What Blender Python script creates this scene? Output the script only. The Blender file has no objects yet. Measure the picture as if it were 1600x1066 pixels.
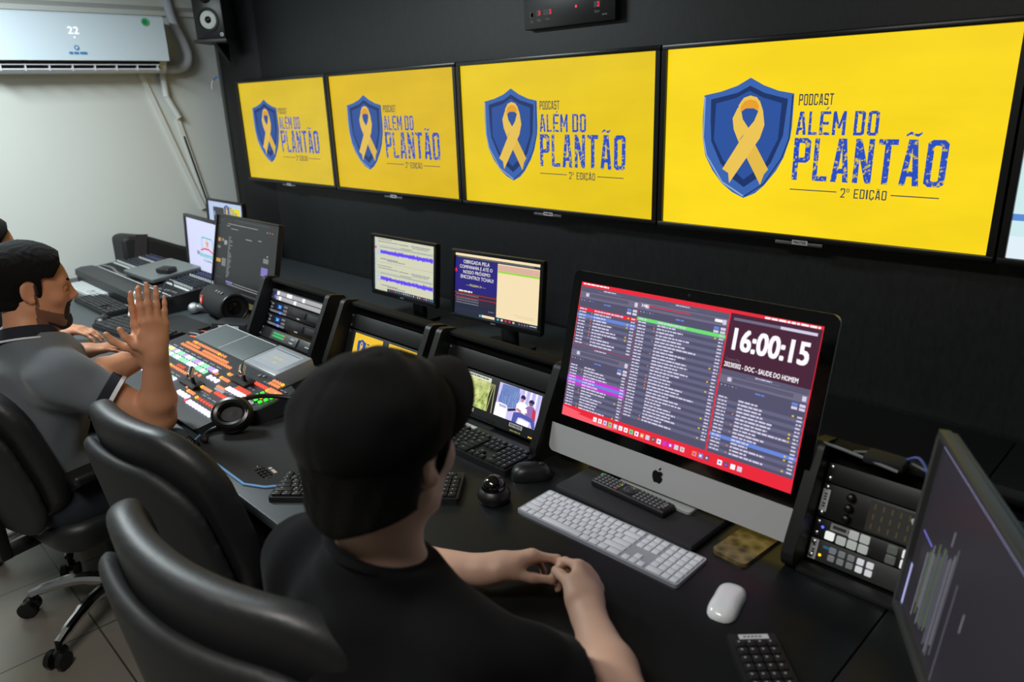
import bpy, bmesh, math, random
import numpy as np
from mathutils import Vector, Matrix
random.seed(7)
SC = bpy.context.scene
COL = SC.collection
R = math.radians

# ------------------------------------------------------------------ camera, world, lights, exposure
cam_d = bpy.data.cameras.new('camera'); cam = bpy.data.objects.new('camera', cam_d); COL.objects.link(cam)
CAM = Vector((1.39552, -2.07063, 1.638))
ya, pa, ra = -.7995, -.3203, -.0352
fw = Vector((math.sin(ya)*math.cos(pa), math.cos(ya)*math.cos(pa), math.sin(pa)))
rt = Vector((math.cos(ya), -math.sin(ya), 0)); up = rt.cross(fw)
rt2 = rt*math.cos(ra)+up*math.sin(ra); up2 = -rt*math.sin(ra)+up*math.cos(ra)
m = Matrix((rt2, up2, -fw)).transposed().to_4x4(); m.translation = CAM
cam.matrix_world = m
cam_d.sensor_width = 36; cam_d.lens = 1155.2/1600*36
cam_d.clip_start = .02
cam_d.dof.use_dof = True; cam_d.dof.focus_distance = 2.1; cam_d.dof.aperture_fstop = 3.2
SC.camera = cam
w = bpy.data.worlds.new('world'); SC.world = w; w.use_nodes = True
w.node_tree.nodes['Background'].inputs[0].default_value = (.6, .7, .75, 1)
w.node_tree.nodes['Background'].inputs[1].default_value = .05
SC.view_settings.view_transform = 'Standard'; SC.view_settings.look = 'None'
SC.view_settings.gamma = 1; SC.view_settings.use_curve_mapping = False
SC.view_settings.exposure = 0.0
SC.cycles.max_bounces = 6; SC.cycles.diffuse_bounces = 3; SC.cycles.glossy_bounces = 3
SC.cycles.sample_clamp_indirect = 4
SC.cycles.use_denoising = True
def area(name, loc, sx, sy, power, col):
    d = bpy.data.lights.new(name, 'AREA'); d.shape = 'RECTANGLE'; d.size = sx; d.size_y = sy
    d.energy = power; d.color = col
    o = bpy.data.objects.new(name, d); COL.objects.link(o); o.location = loc
    return o
area('ceiling_light', (-2.0, -1.6, 2.42), 1.1, .30, 57, (.87, .97, 1))
area('ceiling_light', (.55, -2.35, 2.42), 1.1, .30, 29, (1, .97, .92))

# ------------------------------------------------------------------ materials
_mc = {}
def lin(c):
    c = c/255
    return c/12.92 if c <= .04045 else ((c+.055)/1.055)**2.4
def rgb(r, g, b): return (lin(r), lin(g), lin(b), 1)
def pbr(name, col, rough=.5, metal=0, spec=.5, bump=0, bscale=200, var=0, vscale=8, coat=0, sss=0, sheen=0):
    if name in _mc: return _mc[name]
    M = bpy.data.materials.new(name); M.use_nodes = True; _mc[name] = M
    nt = M.node_tree; b = nt.nodes['Principled BSDF']
    b.inputs['Base Color'].default_value = rgb(*col); b.inputs['Roughness'].default_value = rough
    b.inputs['Metallic'].default_value = metal; b.inputs['Specular IOR Level'].default_value = spec
    b.inputs['Coat Weight'].default_value = coat
    if sheen: b.inputs['Sheen Weight'].default_value = sheen
    if sss:
        b.inputs['Subsurface Weight'].default_value = sss
        b.inputs['Subsurface Radius'].default_value = (.012, .005, .003); b.inputs['Subsurface Scale'].default_value = 1
    if bump or var:
        tc = nt.nodes.new('ShaderNodeTexCoord')
    if bump:
        n = nt.nodes.new('ShaderNodeTexNoise'); n.inputs['Scale'].default_value = bscale; n.inputs['Detail'].default_value = 3
        nt.links.new(tc.outputs['Object'], n.inputs['Vector'])
        bp = nt.nodes.new('ShaderNodeBump'); bp.inputs['Strength'].default_value = bump; bp.inputs['Distance'].default_value = .002
        nt.links.new(n.outputs['Fac'], bp.inputs['Height']); nt.links.new(bp.outputs['Normal'], b.inputs['Normal'])
    if var:
        n2 = nt.nodes.new('ShaderNodeTexNoise'); n2.inputs['Scale'].default_value = vscale; n2.inputs['Detail'].default_value = 4
        nt.links.new(tc.outputs['Object'], n2.inputs['Vector'])
        mx = nt.nodes.new('ShaderNodeMix'); mx.data_type = 'RGBA'
        c = rgb(*col)
        mx.inputs['A'].default_value = tuple(x*(1-var) for x in c[:3])+(1,)
        mx.inputs['B'].default_value = tuple(min(1, x*(1+var)) for x in c[:3])+(1,)
        nt.links.new(n2.outputs['Fac'], mx.inputs['Factor']); nt.links.new(mx.outputs['Result'], b.inputs['Base Color'])
    return M
def emis(col, st=1.0, gloss=True):
    """a lit display colour: emission under a dark, slightly glossy pane"""
    key = ('e', col, st)
    if key in _mc: return _mc[key]
    M = bpy.data.materials.new('lit_%02x%02x%02x' % col); M.use_nodes = True; _mc[key] = M
    b = M.node_tree.nodes['Principled BSDF']
    b.inputs['Base Color'].default_value = (.004, .004, .004, 1); b.inputs['Roughness'].default_value = .35
    b.inputs['Specular IOR Level'].default_value = .25
    b.inputs['Emission Color'].default_value = rgb(*col); b.inputs['Emission Strength'].default_value = st
    return M
def emis_noise(name, ca, cb, scale, lo, hi, st=1.0, stretch=(1, 1, 1), detail=4):
    if name in _mc: return _mc[name]
    M = emis(ca, st*1.0001); _mc[name] = M; M.name = name
    nt = M.node_tree; b = nt.nodes['Principled BSDF']
    tc = nt.nodes.new('ShaderNodeTexCoord'); mp = nt.nodes.new('ShaderNodeMapping'); mp.inputs['Scale'].default_value = stretch
    n = nt.nodes.new('ShaderNodeTexNoise'); n.inputs['Scale'].default_value = scale; n.inputs['Detail'].default_value = detail
    rp = nt.nodes.new('ShaderNodeValToRGB'); rp.color_ramp.elements[0].position = lo; rp.color_ramp.elements[1].position = hi
    rp.color_ramp.elements[0].color = rgb(*ca); rp.color_ramp.elements[1].color = rgb(*cb)
    nt.links.new(tc.outputs['Object'], mp.inputs['Vector']); nt.links.new(mp.outputs['Vector'], n.inputs['Vector'])
    nt.links.new(n.outputs['Fac'], rp.inputs['Fac']); nt.links.new(rp.outputs['Color'], b.inputs['Emission Color'])
    return M
BLK = lambda: pbr('black_plastic', (14, 14, 15), .45, bump=.05, bscale=900)
BLKG = lambda: pbr('black_gloss', (10, 10, 11), .12)
BLKM = lambda: pbr('black_matte', (14, 15, 16), .7, bump=.1, bscale=700)
GREY = lambda: pbr('grey_plastic', (95, 100, 102), .5)
WHT = lambda: pbr('white_plastic', (225, 228, 232), .35)
CHR = lambda: pbr('chrome', (210, 210, 212), .15, metal=1)
STL = lambda: pbr('screw_steel', (190, 190, 188), .3, metal=1)
LBL = lambda: pbr('label_paper', (200, 202, 204), .6)
INK = lambda: pbr('label_ink', (40, 42, 48), .6)

# ------------------------------------------------------------------ mesh builder
class MB:
    def __init__(s): s.v = []; s.f = []; s.m = []; s.cur = 0; s.M = Matrix.Identity(4)
    def add(s, vs, fs):
        b = len(s.v)
        s.v += [tuple(s.M @ Vector(p)) for p in vs]
        s.f += [tuple(b+i for i in f) for f in fs]; s.m += [s.cur]*len(fs)
        return s
    def mat(s, i): s.cur = i; return s
    def xf(s, M=None): s.M = M if M is not None else Matrix.Identity(4); return s
    def box(s, x0, x1, y0, y1, z0, z1, bev=0, seg=2):
        if bev <= 0:
            return s.add([(x0,y0,z0),(x1,y0,z0),(x1,y1,z0),(x0,y1,z0),(x0,y0,z1),(x1,y0,z1),(x1,y1,z1),(x0,y1,z1)],
                  [(0,3,2,1),(4,5,6,7),(0,1,5,4),(1,2,6,5),(2,3,7,6),(3,0,4,7)])
        bm = bmesh.new(); bmesh.ops.create_cube(bm, size=1)
        for v in bm.verts: v.co = Vector(((x0+x1)/2+v.co.x*(x1-x0), (y0+y1)/2+v.co.y*(y1-y0), (z0+z1)/2+v.co.z*(z1-z0)))
        bev = min(bev, .49*min(x1-x0, y1-y0, z1-z0))
        bmesh.ops.bevel(bm, geom=bm.edges[:], offset=bev, segments=seg, profile=.5, affect='EDGES')
        bm.verts.index_update()
        s.add([v.co[:] for v in bm.verts], [[v.index for v in f.verts] for f in bm.faces]); bm.free()
        return s
    def cyl(s, p0, p1, r0, r1=None, n=20, caps=True):
        r1 = r0 if r1 is None else r1
        p0 = Vector(p0); p1 = Vector(p1); d = (p1-p0).normalized()
        a = d.orthogonal().normalized(); b = d.cross(a)
        vs = []
        for p, r in ((p0, r0), (p1, r1)):
            for i in range(n):
                t = 2*math.pi*i/n; vs.append(tuple(p+a*(r*math.cos(t))+b*(r*math.sin(t))))
        fs = [(i, (i+1) % n, n+(i+1) % n, n+i) for i in range(n)]
        if caps: fs += [tuple(range(n-1, -1, -1)), tuple(range(n, 2*n))]
        return s.add(vs, fs)
    def tube(s, pts, r, n=8, smooth=6):
        pts = [Vector(p) for p in pts]
        if smooth and len(pts) > 2:
            q = []
            for i in range(len(pts)-1):
                p0 = pts[max(i-1, 0)]; p1 = pts[i]; p2 = pts[i+1]; p3 = pts[min(i+2, len(pts)-1)]
                for k in range(smooth):
                    t = k/smooth
                    q.append(.5*((2*p1)+(p2-p0)*t+(2*p0-5*p1+4*p2-p3)*t*t+(3*p1-p0-3*p2+p3)*t**3))
            pts = q+[pts[-1]]
        vs = []; a = None
        for i, p in enumerate(pts):
            d = (pts[min(i+1, len(pts)-1)]-pts[max(i-1, 0)])
            d = d.normalized() if d.length > 1e-9 else Vector((0, 0, 1))
            if a is None: a = d.orthogonal().normalized()
            else:
                a = a-d*a.dot(d); a = a.normalized() if a.length > 1e-6 else d.orthogonal().normalized()
            b = d.cross(a); rr = r[i*len(r)//len(pts)] if isinstance(r, (list, tuple)) else r
            for k in range(n):
                t = 2*math.pi*k/n; vs.append(tuple(p+a*(rr*math.cos(t))+b*(rr*math.sin(t))))
        N = len(pts)
        fs = [(i*n+k, i*n+(k+1) % n, (i+1)*n+(k+1) % n, (i+1)*n+k) for i in range(N-1) for k in range(n)]
        fs += [tuple(range(n-1, -1, -1)), tuple(range((N-1)*n, N*n))]
        return s.add(vs, fs)
    def lathe(s, prof, n=28, c=(0, 0, 0), axis='z'):
        vs = []; c = Vector(c)
        for r, z in prof:
            for k in range(n):
                t = 2*math.pi*k/n; x, y = r*math.cos(t), r*math.sin(t)
                vs.append(tuple(c+Vector({'z': (x, y, z), 'y': (x, -z, y), 'x': (z, x, y)}[axis])))
        N = len(prof)
        fs = [(i*n+k, i*n+(k+1) % n, (i+1)*n+(k+1) % n, (i+1)*n+k) for i in range(N-1) for k in range(n)]
        if prof[0][0] > 1e-6: fs.append(tuple(range(n-1, -1, -1)))
        if prof[-1][0] > 1e-6: fs.append(tuple(range((N-1)*n, N*n)))
        return s.add(vs, fs)
    def prism(s, poly, a, b, plane='xz'):
        """polygon (counter-clockwise as drawn) extruded from a to b along the third axis"""
        n = len(poly)
        mp = {'xz': lambda p, t: (p[0], t, p[1]), 'xy': lambda p, t: (p[0], p[1], t), 'yz': lambda p, t: (t, p[0], p[1])}[plane]
        vs = [mp(p, a) for p in poly]+[mp(p, b) for p in poly]
        fs = [tuple(range(n-1, -1, -1)), tuple(range(n, 2*n))]+[(i, (i+1) % n, n+(i+1) % n, n+i) for i in range(n)]
        return s.add(vs, fs)
    def ell(s, c, r, n=20, m_=12):
        vs = []; fs = []
        for i in range(m_+1):
            p = math.pi*i/m_
            for k in range(n):
                t = 2*math.pi*k/n
                vs.append((c[0]+r[0]*math.sin(p)*math.cos(t), c[1]+r[1]*math.sin(p)*math.sin(t), c[2]-r[2]*math.cos(p)))
        fs = [(i*n+k, i*n+(k+1) % n, (i+1)*n+(k+1) % n, (i+1)*n+k) for i in range(m_) for k in range(n)]
        return s.add(vs, fs)
    def build(s, name, mats, parent=None, ang=35):
        me = bpy.data.meshes.new(name); me.from_pydata(s.v, [], s.f)
        if not isinstance(mats, (list, tuple)): mats = [mats]
        for q in mats: me.materials.append(q)
        if len(mats) > 1: me.polygons.foreach_set('material_index', s.m)
        bm = bmesh.new(); bm.from_mesh(me); bmesh.ops.recalc_face_normals(bm, faces=bm.faces[:]) if not getattr(s, 'flat', 0) else None
        bm.to_mesh(me); bm.free()
        if ang:
            me.polygons.foreach_set('use_smooth', [True]*len(me.polygons)); me.set_sharp_from_angle(angle=R(ang))
        o = bpy.data.objects.new(name, me); COL.objects.link(o)
        if parent is not None: o.parent = parent
        return o
def rrect(w, h, r, n=5, cx=0, cy=0):
    p = []
    for (sx, sy, a0) in ((1, -1, -90), (1, 1, 0), (-1, 1, 90), (-1, -1, 180)):
        for i in range(n+1):
            a = R(a0+90*i/n); p.append((cx+sx*(w/2-r)+r*math.cos(a), cy+sy*(h/2-r)+r*math.sin(a)))
    return p

# ------------------------------------------------------------------ text as mesh
_tc = {}
def text_geo(t):
    k = t
    if k in _tc: return _tc[k]
    cu = bpy.data.curves.new('lettering', 'FONT'); cu.body = t; cu.size = 1; cu.resolution_u = 3 if len(t) < 12 else 2
    cu.dimensions = '2D'
    o = bpy.data.objects.new('lettering', cu); COL.objects.link(o)
    dg = bpy.context.evaluated_depsgraph_get(); dg.update()
    me = bpy.data.meshes.new_from_object(o.evaluated_get(dg))
    vs = [v.co[:] for v in me.vertices]; fs = [tuple(p.vertices) for p in me.polygons]
    bpy.data.objects.remove(o); bpy.data.curves.remove(cu); bpy.data.meshes.remove(me)
    xs = [v[0] for v in vs]; ys = [v[1] for v in vs]
    _tc[k] = (vs, fs, min(xs), max(xs), min(ys), max(ys))
    return _tc[k]

def glyph(c, t=.30, h=.12):
    rc = lambda a, b, x, y: [(a, b), (x, b), (x, y), (a, y)]
    def ring(x0, y0, x1, y1, cl=.22, cr=.22):
        def oc(a, b, x, y, l, r):
            q = .32
            return [(a+l, b), (x-r, b), (x, b+r*q), (x, y-r*q), (x-r, y), (a+l, y), (a, y-l*q), (a, b+l*q)]
        A, B = oc(x0, y0, x1, y1, cl, cr), oc(x0+t, y0+h, x1-t, y1-h, cl*.35, cr*.35)
        return [[A[i], A[(i+1) % 8], B[(i+1) % 8], B[i]] for i in range(8)]
    A_ = [[(0, 1), (t, 1), (.54, 0), (.28, 0)], [(1, 1), (1-t, 1), (.46, 0), (.72, 0)], rc(.2, .68, .8, .68+h)]
    O_ = ring(0, 0, 1, 1)
    C_ = [p for i, p in enumerate(O_) if i not in (2,)]+[]
    C_ = [O_[i] for i in (0, 1, 3, 4, 5, 6, 7)]+[rc(1-t, .1, 1, .32), rc(1-t, .68, 1, .9)]
    til = [[(.12, -.06), (.12, -.11), (.34, -.17), (.52, -.13), (.52, -.08), (.34, -.11)], [(.52, -.13), (.70, -.12), (.88, -.17), (.88, -.12), (.70, -.06), (.52, -.08)]]
    E_ = [rc(0, 0, t, 1), rc(0, 0, 1, h), rc(0, .5-h/2, .86, .5+h/2), rc(0, 1-h, 1, 1)]
    return {'A': A_, 'Ã': A_+til, 'O': O_, 'C': C_, 'Ç': C_+[[(.42, 1), (.6, 1), (.62, 1.1), (.42, 1.16), (.34, 1.12), (.48, 1.08)]],
            'D': ring(0, 0, 1, 1, 0), 'P': ring(0, 0, 1, .58, 0)+[rc(0, 0, t, 1)], 'L': [rc(0, 0, t, 1), rc(0, 1-h, 1, 1)],
            'N': [rc(0, 0, t*.9, 1), rc(1-t*.9, 0, 1, 1), [(0, 0), (t, 0), (1, 1), (1-t, 1)]], 'T': [rc(0, 0, 1, h), rc(.5-t/2, 0, .5+t/2, 1)],
            'E': E_, 'É': E_+[[(.4, -.06), (.62, -.19), (.86, -.19), (.58, -.06)]], 'I': [rc(.1, 0, .9, 1)],
            'M': [rc(0, 0, t*.8, 1), rc(1-t*.8, 0, 1, 1), [(0, 0), (t*.8, 0), (.58, .72), (.42, .72)], [(1, 0), (1-t*.8, 0), (.42, .72), (.58, .72)]],
            'S': [rc(.05, 0, .95, h), rc(0, .04, t, .5), rc(.05, .5-h/2, .95, .5+h/2), rc(1-t, .5, 1, .96), rc(.05, 1-h, .95, 1), rc(1-t, .04, 1, .28), rc(0, .72, t, .96)],
            '2': [rc(.05, 0, .95, h), rc(0, .04, t, .28), rc(1-t, .04, 1, .48), [(1-t, .44), (1, .48), (t, 1), (0, 1)], rc(0, 1-h, 1, 1)],
            'ª': [[(x, y*.4) for x, y in p] for p in ring(0, 0, 1, 1)], ' ': []}[c]

class Screen(MB):
    """picture on a flat panel: u to the right and v down, both 0..1, panel front facing -y"""
    flat = 1
    def __init__(s, w, h, M=None, eps=.0004):
        super().__init__(); s.w = w; s.h = h; s.eps = eps
        if M is not None: s.M = M
    def P(s, u, v, l): return ((u-.5)*s.w, -l*s.eps, (.5-v)*s.h)
    def r(s, u0, v0, u1, v1, m_, l=1):
        s.cur = m_
        return s.add([s.P(u0, v1, l), s.P(u1, v1, l), s.P(u1, v0, l), s.P(u0, v0, l)], [(0, 1, 2, 3)])
    def poly(s, pts, m_, l=1):
        s.cur = m_
        ar = sum(pts[i][0]*pts[(i+1) % len(pts)][1]-pts[(i+1) % len(pts)][0]*pts[i][1] for i in range(len(pts)))
        if ar > 0: pts = pts[::-1]
        return s.add([s.P(u, v, l) for u, v in pts], [tuple(range(len(pts)))])
    def disc(s, u, v, ru, m_, l=1, n=14, rv=None):
        rv = ru*s.w/s.h if rv is None else rv
        return s.poly([(u+ru*math.cos(2*math.pi*i/n), v+rv*math.sin(2*math.pi*i/n)) for i in range(n)], m_, l)
    def line(s, pts, wd, m_, l=1):
        k = s.w/s.h
        for (a, b) in zip(pts[:-1], pts[1:]):
            dx, dy = b[0]-a[0], (b[1]-a[1])/k; L = math.hypot(dx, dy) or 1
            nx, ny = -dy/L*wd/2, dx/L*wd/2*k
            s.poly([(a[0]+nx, a[1]+ny), (b[0]+nx, b[1]+ny), (b[0]-nx, b[1]-ny), (a[0]-nx, a[1]-ny)], m_, l)
    def text(s, t, u0, v0, u1, v1, m_, l=2, bold=0.0, rot=0):
        vs, fs, x0, x1, y0, y1 = text_geo(t); s.cur = m_
        for dx, dy in (((-1, -.6), (1, -.6), (-1, .6), (1, .6), (0, 0)) if bold else ((0, 0),)):      # a heavier face is struck several times
            out = []
            for x, y, z in vs:
                a = (x+dx*bold-x0+bold)/(x1-x0+2*bold); b = (y+dy*bold-y0+.6*bold)/(y1-y0+1.2*bold)
                out.append(s.P(u0+(u1-u0)*a, v1+(v0-v1)*b, l))
            s.add(out, fs)
        return s
    def block(s, t, u0, v0, u1, v1, m_, l=2, gap=.16, th=.30, hh=.12):
        """condensed block capitals drawn from bars"""
        wid = [.42 if c == 'I' else (1.22 if c == 'M' else (.45 if c == ' ' else (.6 if c == 'ª' else (.85 if c == 'L' else 1)))) for c in t]
        k = (u1-u0)/(sum(wid)+gap*(len(t)-1)); x = u0
        for c, wd in zip(t, wid):
            for P in glyph(c, th, hh): s.poly([(x+px*wd*k, v0+py*(v1-v0)) for px, py in P], m_, l)
            x += (wd+gap)*k
    def words(s, u, v, wd, ht, m_, l=2, rng=random):
        """an unreadable line of small type"""
        x = u
        while x < u+wd:
            k = ht*s.h/s.w*rng.uniform(1.2, 4.5)
            s.r(x, v, min(x+k, u+wd), v+ht, m_, l); x += k+ht*s.h/s.w*.55

# ------------------------------------------------------------------ objects
def thing(name, label, cat, loc=(0, 0, 0), rot=(0, 0, 0), group=None):
    o = bpy.data.objects.new(name, None); COL.objects.link(o)
    o.empty_display_size = .05
    o.location = loc; o.rotation_euler = rot
    o['label'] = label; o['category'] = cat
    if group: o['group'] = group
    return o
def tag(o, label, cat, group=None):
    o['label'] = label; o['category'] = cat
    if group: o['group'] = group
    return o
def struct(o): o['kind'] = 'structure'; return o
def scatter(mb, name, mat, parent, places, cap=100):
    """one small part repeated: copies sharing one mesh; beyond the cap the rest is one stuff part"""
    o = None
    for i, p in enumerate(places[:cap]):
        if o is None: o = mb.build(name, mat, parent); q = o
        else: q = o.copy(); COL.objects.link(q); q.parent = parent
        q.location = p
    rest = places[cap:]
    if rest:
        b = MB()
        for p in rest:
            b.add([(v[0]+p[0], v[1]+p[1], v[2]+p[2]) for v in mb.v], mb.f)
        b.build(name+'s', mat, parent)['kind'] = 'stuff'
    return o
def frame_panel(mb, w, h, ow, oh, y0, y1, dx=0, dz=0, bev=.002):
    """bezel ring: opening w x h inside an outer size ow x oh, centre of outer shifted by dx, dz"""
    X0, X1, Z0, Z1 = -ow/2+dx, ow/2+dx, -oh/2+dz, oh/2+dz
    mb.box(X0, X1, y0, y1, h/2, Z1, bev); mb.box(X0, X1, y0, y1, Z0, -h/2, bev)
    mb.box(X0, -w/2, y0, y1, -h/2, h/2, 0); mb.box(w/2, X1, y0, y1, -h/2, h/2, 0)
# ------------------------------------------------------------------ the setting
XL, YB, ZC, XR, YF = -3.30, .085, 2.46, 2.7, -3.7
def tile_floor():
    M = bpy.data.materials.new('floor_tile'); M.use_nodes = True; nt = M.node_tree; b = nt.nodes['Principled BSDF']
    tc = nt.nodes.new('ShaderNodeTexCoord'); mp = nt.nodes.new('ShaderNodeMapping'); mp.inputs['Location'].default_value = (.16, .30, 0)
    br = nt.nodes.new('ShaderNodeTexBrick'); br.offset = 0; br.squash = 1
    for k, v in (('Scale', 1), ('Mortar Size', .003), ('Mortar Smooth', .1), ('Bias', 0), ('Brick Width', .45), ('Row Height', .45)): br.inputs[k].default_value = v
    br.inputs['Color1'].default_value = rgb(140, 134, 122); br.inputs['Color2'].default_value = rgb(135, 129, 118); br.inputs['Mortar'].default_value = rgb(70, 66, 60)
    n = nt.nodes.new('ShaderNodeTexNoise'); n.inputs['Scale'].default_value = 5; n.inputs['Detail'].default_value = 5
    mx = nt.nodes.new('ShaderNodeMix'); mx.data_type = 'RGBA'; mx.blend_type = 'MULTIPLY'; mx.inputs['Factor'].default_value = .25
    nt.links.new(tc.outputs['Object'], mp.inputs['Vector']); nt.links.new(mp.outputs['Vector'], br.inputs['Vector'])
    nt.links.new(tc.outputs['Object'], n.inputs['Vector']); nt.links.new(br.outputs['Color'], mx.inputs['A']); nt.links.new(n.outputs['Color'], mx.inputs['B'])
    nt.links.new(mx.outputs['Result'], b.inputs['Base Color']); b.inputs['Roughness'].default_value = .3
    return M
def dark_wall():
    M = pbr('black_painted_panel', (32, 34, 36), .5, bump=.25, bscale=25)
    nt = M.node_tree; b = nt.nodes['Principled BSDF']
    # scuffed paint: long vertical brush streaks and a few scratches
    tc = nt.nodes.new('ShaderNodeTexCoord'); mp = nt.nodes.new('ShaderNodeMapping'); mp.inputs['Scale'].default_value = (30, 30, 9)
    n = nt.nodes.new('ShaderNodeTexNoise'); n.inputs['Scale'].default_value = 3; n.inputs['Detail'].default_value = 8; n.inputs['Roughness'].default_value = .7
    rp = nt.nodes.new('ShaderNodeValToRGB'); rp.color_ramp.elements[0].position = .3; rp.color_ramp.elements[0].color = rgb(13, 14, 16)
    rp.color_ramp.elements[1].position = .8; rp.color_ramp.elements[1].color = rgb(33, 36, 39)
    nt.links.new(tc.outputs['Object'], mp.inputs['Vector']); nt.links.new(mp.outputs['Vector'], n.inputs['Vector'])
    nt.links.new(n.outputs['Fac'], rp.inputs['Fac']); nt.links.new(rp.outputs['Color'], b.inputs['Base Color'])
    return M
WALLW = pbr('white_wall_paint', (214, 217, 212), .75, bump=.08, bscale=120, var=.02, vscale=2)
DARKW = dark_wall()
struct(MB().box(XL-.1, XR+.1, YF-.1, YB+.1, -.08, 0).build('floor', tile_floor(), ang=0))
struct(MB().box(XL-.1, XR+.1, YF-.1, YB+.1, ZC, ZC+.08).build('ceiling', pbr('ceiling_paint', (215, 218, 215), .8), ang=0))
struct(MB().box(XL-.1, XR+.1, YB, YB+.1, 0, ZC).build('wall_back', DARKW, ang=0))
struct(MB().box(XL-.1, XL, YF-.1, YB, 0, ZC).build('wall_left', WALLW, ang=0))
struct(MB().box(XR, XR+.1, YF-.1, YB, 0, ZC).build('wall_right', DARKW, ang=0))
struct(MB().box(XL, XR, YF-.1, YF, 0, ZC).build('wall_front', pbr('grey_wall_paint', (120, 122, 122), .8), ang=0))
# cornice step along the left wall
b = MB(); b.prism([(XL, 2.14), (XL+.02, 2.14), (XL+.02, 2.165), (XL+.05, 2.185), (XL+.05, ZC), (XL, ZC)], YF, YB, 'xz')
struct(b.build('trim_1', pbr('cornice_plaster', (216, 218, 214), .7), ang=20))
# black corner boarding beside the white wall: narrow edge board and a slanted face
b = MB()
b.prism([(-3.135, YB), (-3.135, .005), (-3.105, .005), (-3.06, .005), (-2.80, YB)], 0, ZC, 'xy')
struct(b.build('trim_2', pbr('black_corner_board', (19, 19, 22), .55, var=.25, vscale=3), ang=20))
b = MB(); b.box(-3.165, -3.136, -.002, YB, 0, ZC)
struct(b.build('trim_3', pbr('olive_edge_board', (74, 76, 70), .7), ang=0))

# ------------------------------------------------------------------ wall televisions
TW, TH, GAP, ZT = .94, .52875, .0401, 1.7562
YEL = [(214, 184, 40), (216, 180, 22), (228, 196, 24), (246, 212, 26)]
def emblem(S, sc=1.0, ox=0, oy=0, mats=None, lay=1, simple=False):
    """shield with ribbon and the programme's title, in the television picture's own coordinates"""
    f = lambda L: [(ox+u*sc, oy+v*sc) for u, v in L]
    B0, B1, B2, Y0, Y1, OR, TX, GR, WH = mats
    S.poly(f([(.301, .174), (.258, .213), (.203, .241), (.143, .259), (.1405, .38), (.143, .494), (.156, .593), (.185, .675), (.221, .745), (.26, .792), (.301, .821), (.34, .79), (.368, .745), (.405, .66), (.425, .59), (.441, .49), (.444, .433), (.443, .262), (.394, .246), (.345, .215)]), B0, lay)
    S.line(f([(.146, .268), (.1455, .49), (.16, .59), (.222, .738), (.30, .81)]), .005*sc, WH, lay+1)
    S.line(f([(.439, .27), (.438, .49), (.42, .59), (.367, .735), (.305, .81)]), .004*sc, B2, lay+1)
    S.poly(f([(.301, .215), (.26, .25), (.168, .282), (.170, .40), (.176, .511), (.213, .632), (.255, .712), (.3, .76), (.345, .705), (.386, .619), (.418, .477), (.425, .288), (.35, .255)]), B2, lay+1)
    S.poly(f([(.299, .241), (.255, .278), (.187, .304), (.185, .502), (.222, .615), (.298, .718), (.37, .62), (.403, .494), (.407, .309), (.345, .278)]), B1, lay+2)
    # ribbon: loop, left tail behind, right tail in front
    L = [(.305, .270), (.274, .288), (.253, .345), (.248, .385), (.254, .44), (.272, .508)]
    S.poly(f([(.277, .30), (.262, .335), (.248, .385), (.254, .445), (.272, .508), (.305, .439), (.283, .39), (.277, .35), (.29, .31)]), Y0, lay+3)
    S.poly(f([(.272, .300), (.283, .277), (.305, .270), (.325, .275), (.338, .30), (.337, .352), (.318, .333), (.292, .333), (.275, .352)]), OR, lay+4)
    S.poly(f([(.272, .508), (.305, .455), (.379, .656), (.366, .684), (.356, .742)]), Y1, lay+3)
    S.poly(f([(.336, .292), (.349, .345), (.357, .42), (.345, .49), (.249, .742), (.244, .686), (.222, .664), (.30, .445), (.322, .40), (.333, .352)]), Y0, lay+5)
    S.poly(f([(.266, .318), (.283, .277), (.305, .266), (.327, .277), (.34, .31), (.337, .325), (.325, .295), (.305, .286), (.285, .296), (.272, .33)]), Y0, lay+5)
    if simple:
        S.block('PLANTÃO', *f([(.456, .486)])[0], *f([(.875, .704)])[0], TX, lay+1, .22, .32)
        S.block('ALÉM DO', *f([(.46, .353)])[0], *f([(.69, .47)])[0], TX, lay+1, .22)
        S.r(*f([(.47, .275)])[0], *f([(.56, .32)])[0], GR, lay); S.r(*f([(.6, .735)])[0], *f([(.73, .775)])[0], GR, lay)
        return
    T = lambda t, a, b_, m_, gp, th=.3: S.block(t, *f([a])[0], *f([b_])[0], m_, lay+1, gp, th)
    T('PODCAST', (.459, .266), (.561, .322), GR, .28, .26)
    T('ALÉM', (.457, .353), (.602, .470), TX, .22)
    T('DO', (.625, .353), (.692, .470), TX, .26)
    T('PLANTÃO', (.456, .486), (.875, .704), TX, .22, .32)
    T('2ª EDIÇÃO', (.607, .734), (.735, .781), GR, .30, .24)
    S.r(*f([(.453, .752)])[0], *f([(.595, .757)])[0], GR, lay); S.r(*f([(.745, .752)])[0], *f([(.868, .757)])[0], GR, lay)
def em_mats(k=1.0):
    q = lambda r, g, b_: emis((int(r), int(g), int(b_)), k)
    tx = emis_noise('worn_blue_lettering', (40, 78, 190), (206, 184, 70), 130, .56, .62)
    return [q(58, 100, 176), q(44, 82, 158), q(28, 52, 104), q(236, 196, 84), q(228, 186, 72), q(232, 160, 40), tx, q(46, 62, 84), q(140, 168, 210)]
def tv_yellow(i):
    c = YEL[i]
    return emis_noise('lit_yellow_picture_%d' % i, c, tuple(min(255, int(x*1.035)+2) for x in c), 2.2, .4, .65, 1.0, (1, 1, 3), 5)
TVL = ['black wall television with the yellow ribbon picture, farthest left, nearest the white wall',
       'black wall television with the yellow ribbon picture, second from the white wall',
       'black wall television with the yellow ribbon picture under the red digit wall clock',
       'largest looking black wall television with the yellow ribbon picture, above the silver desktop computer']
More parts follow.
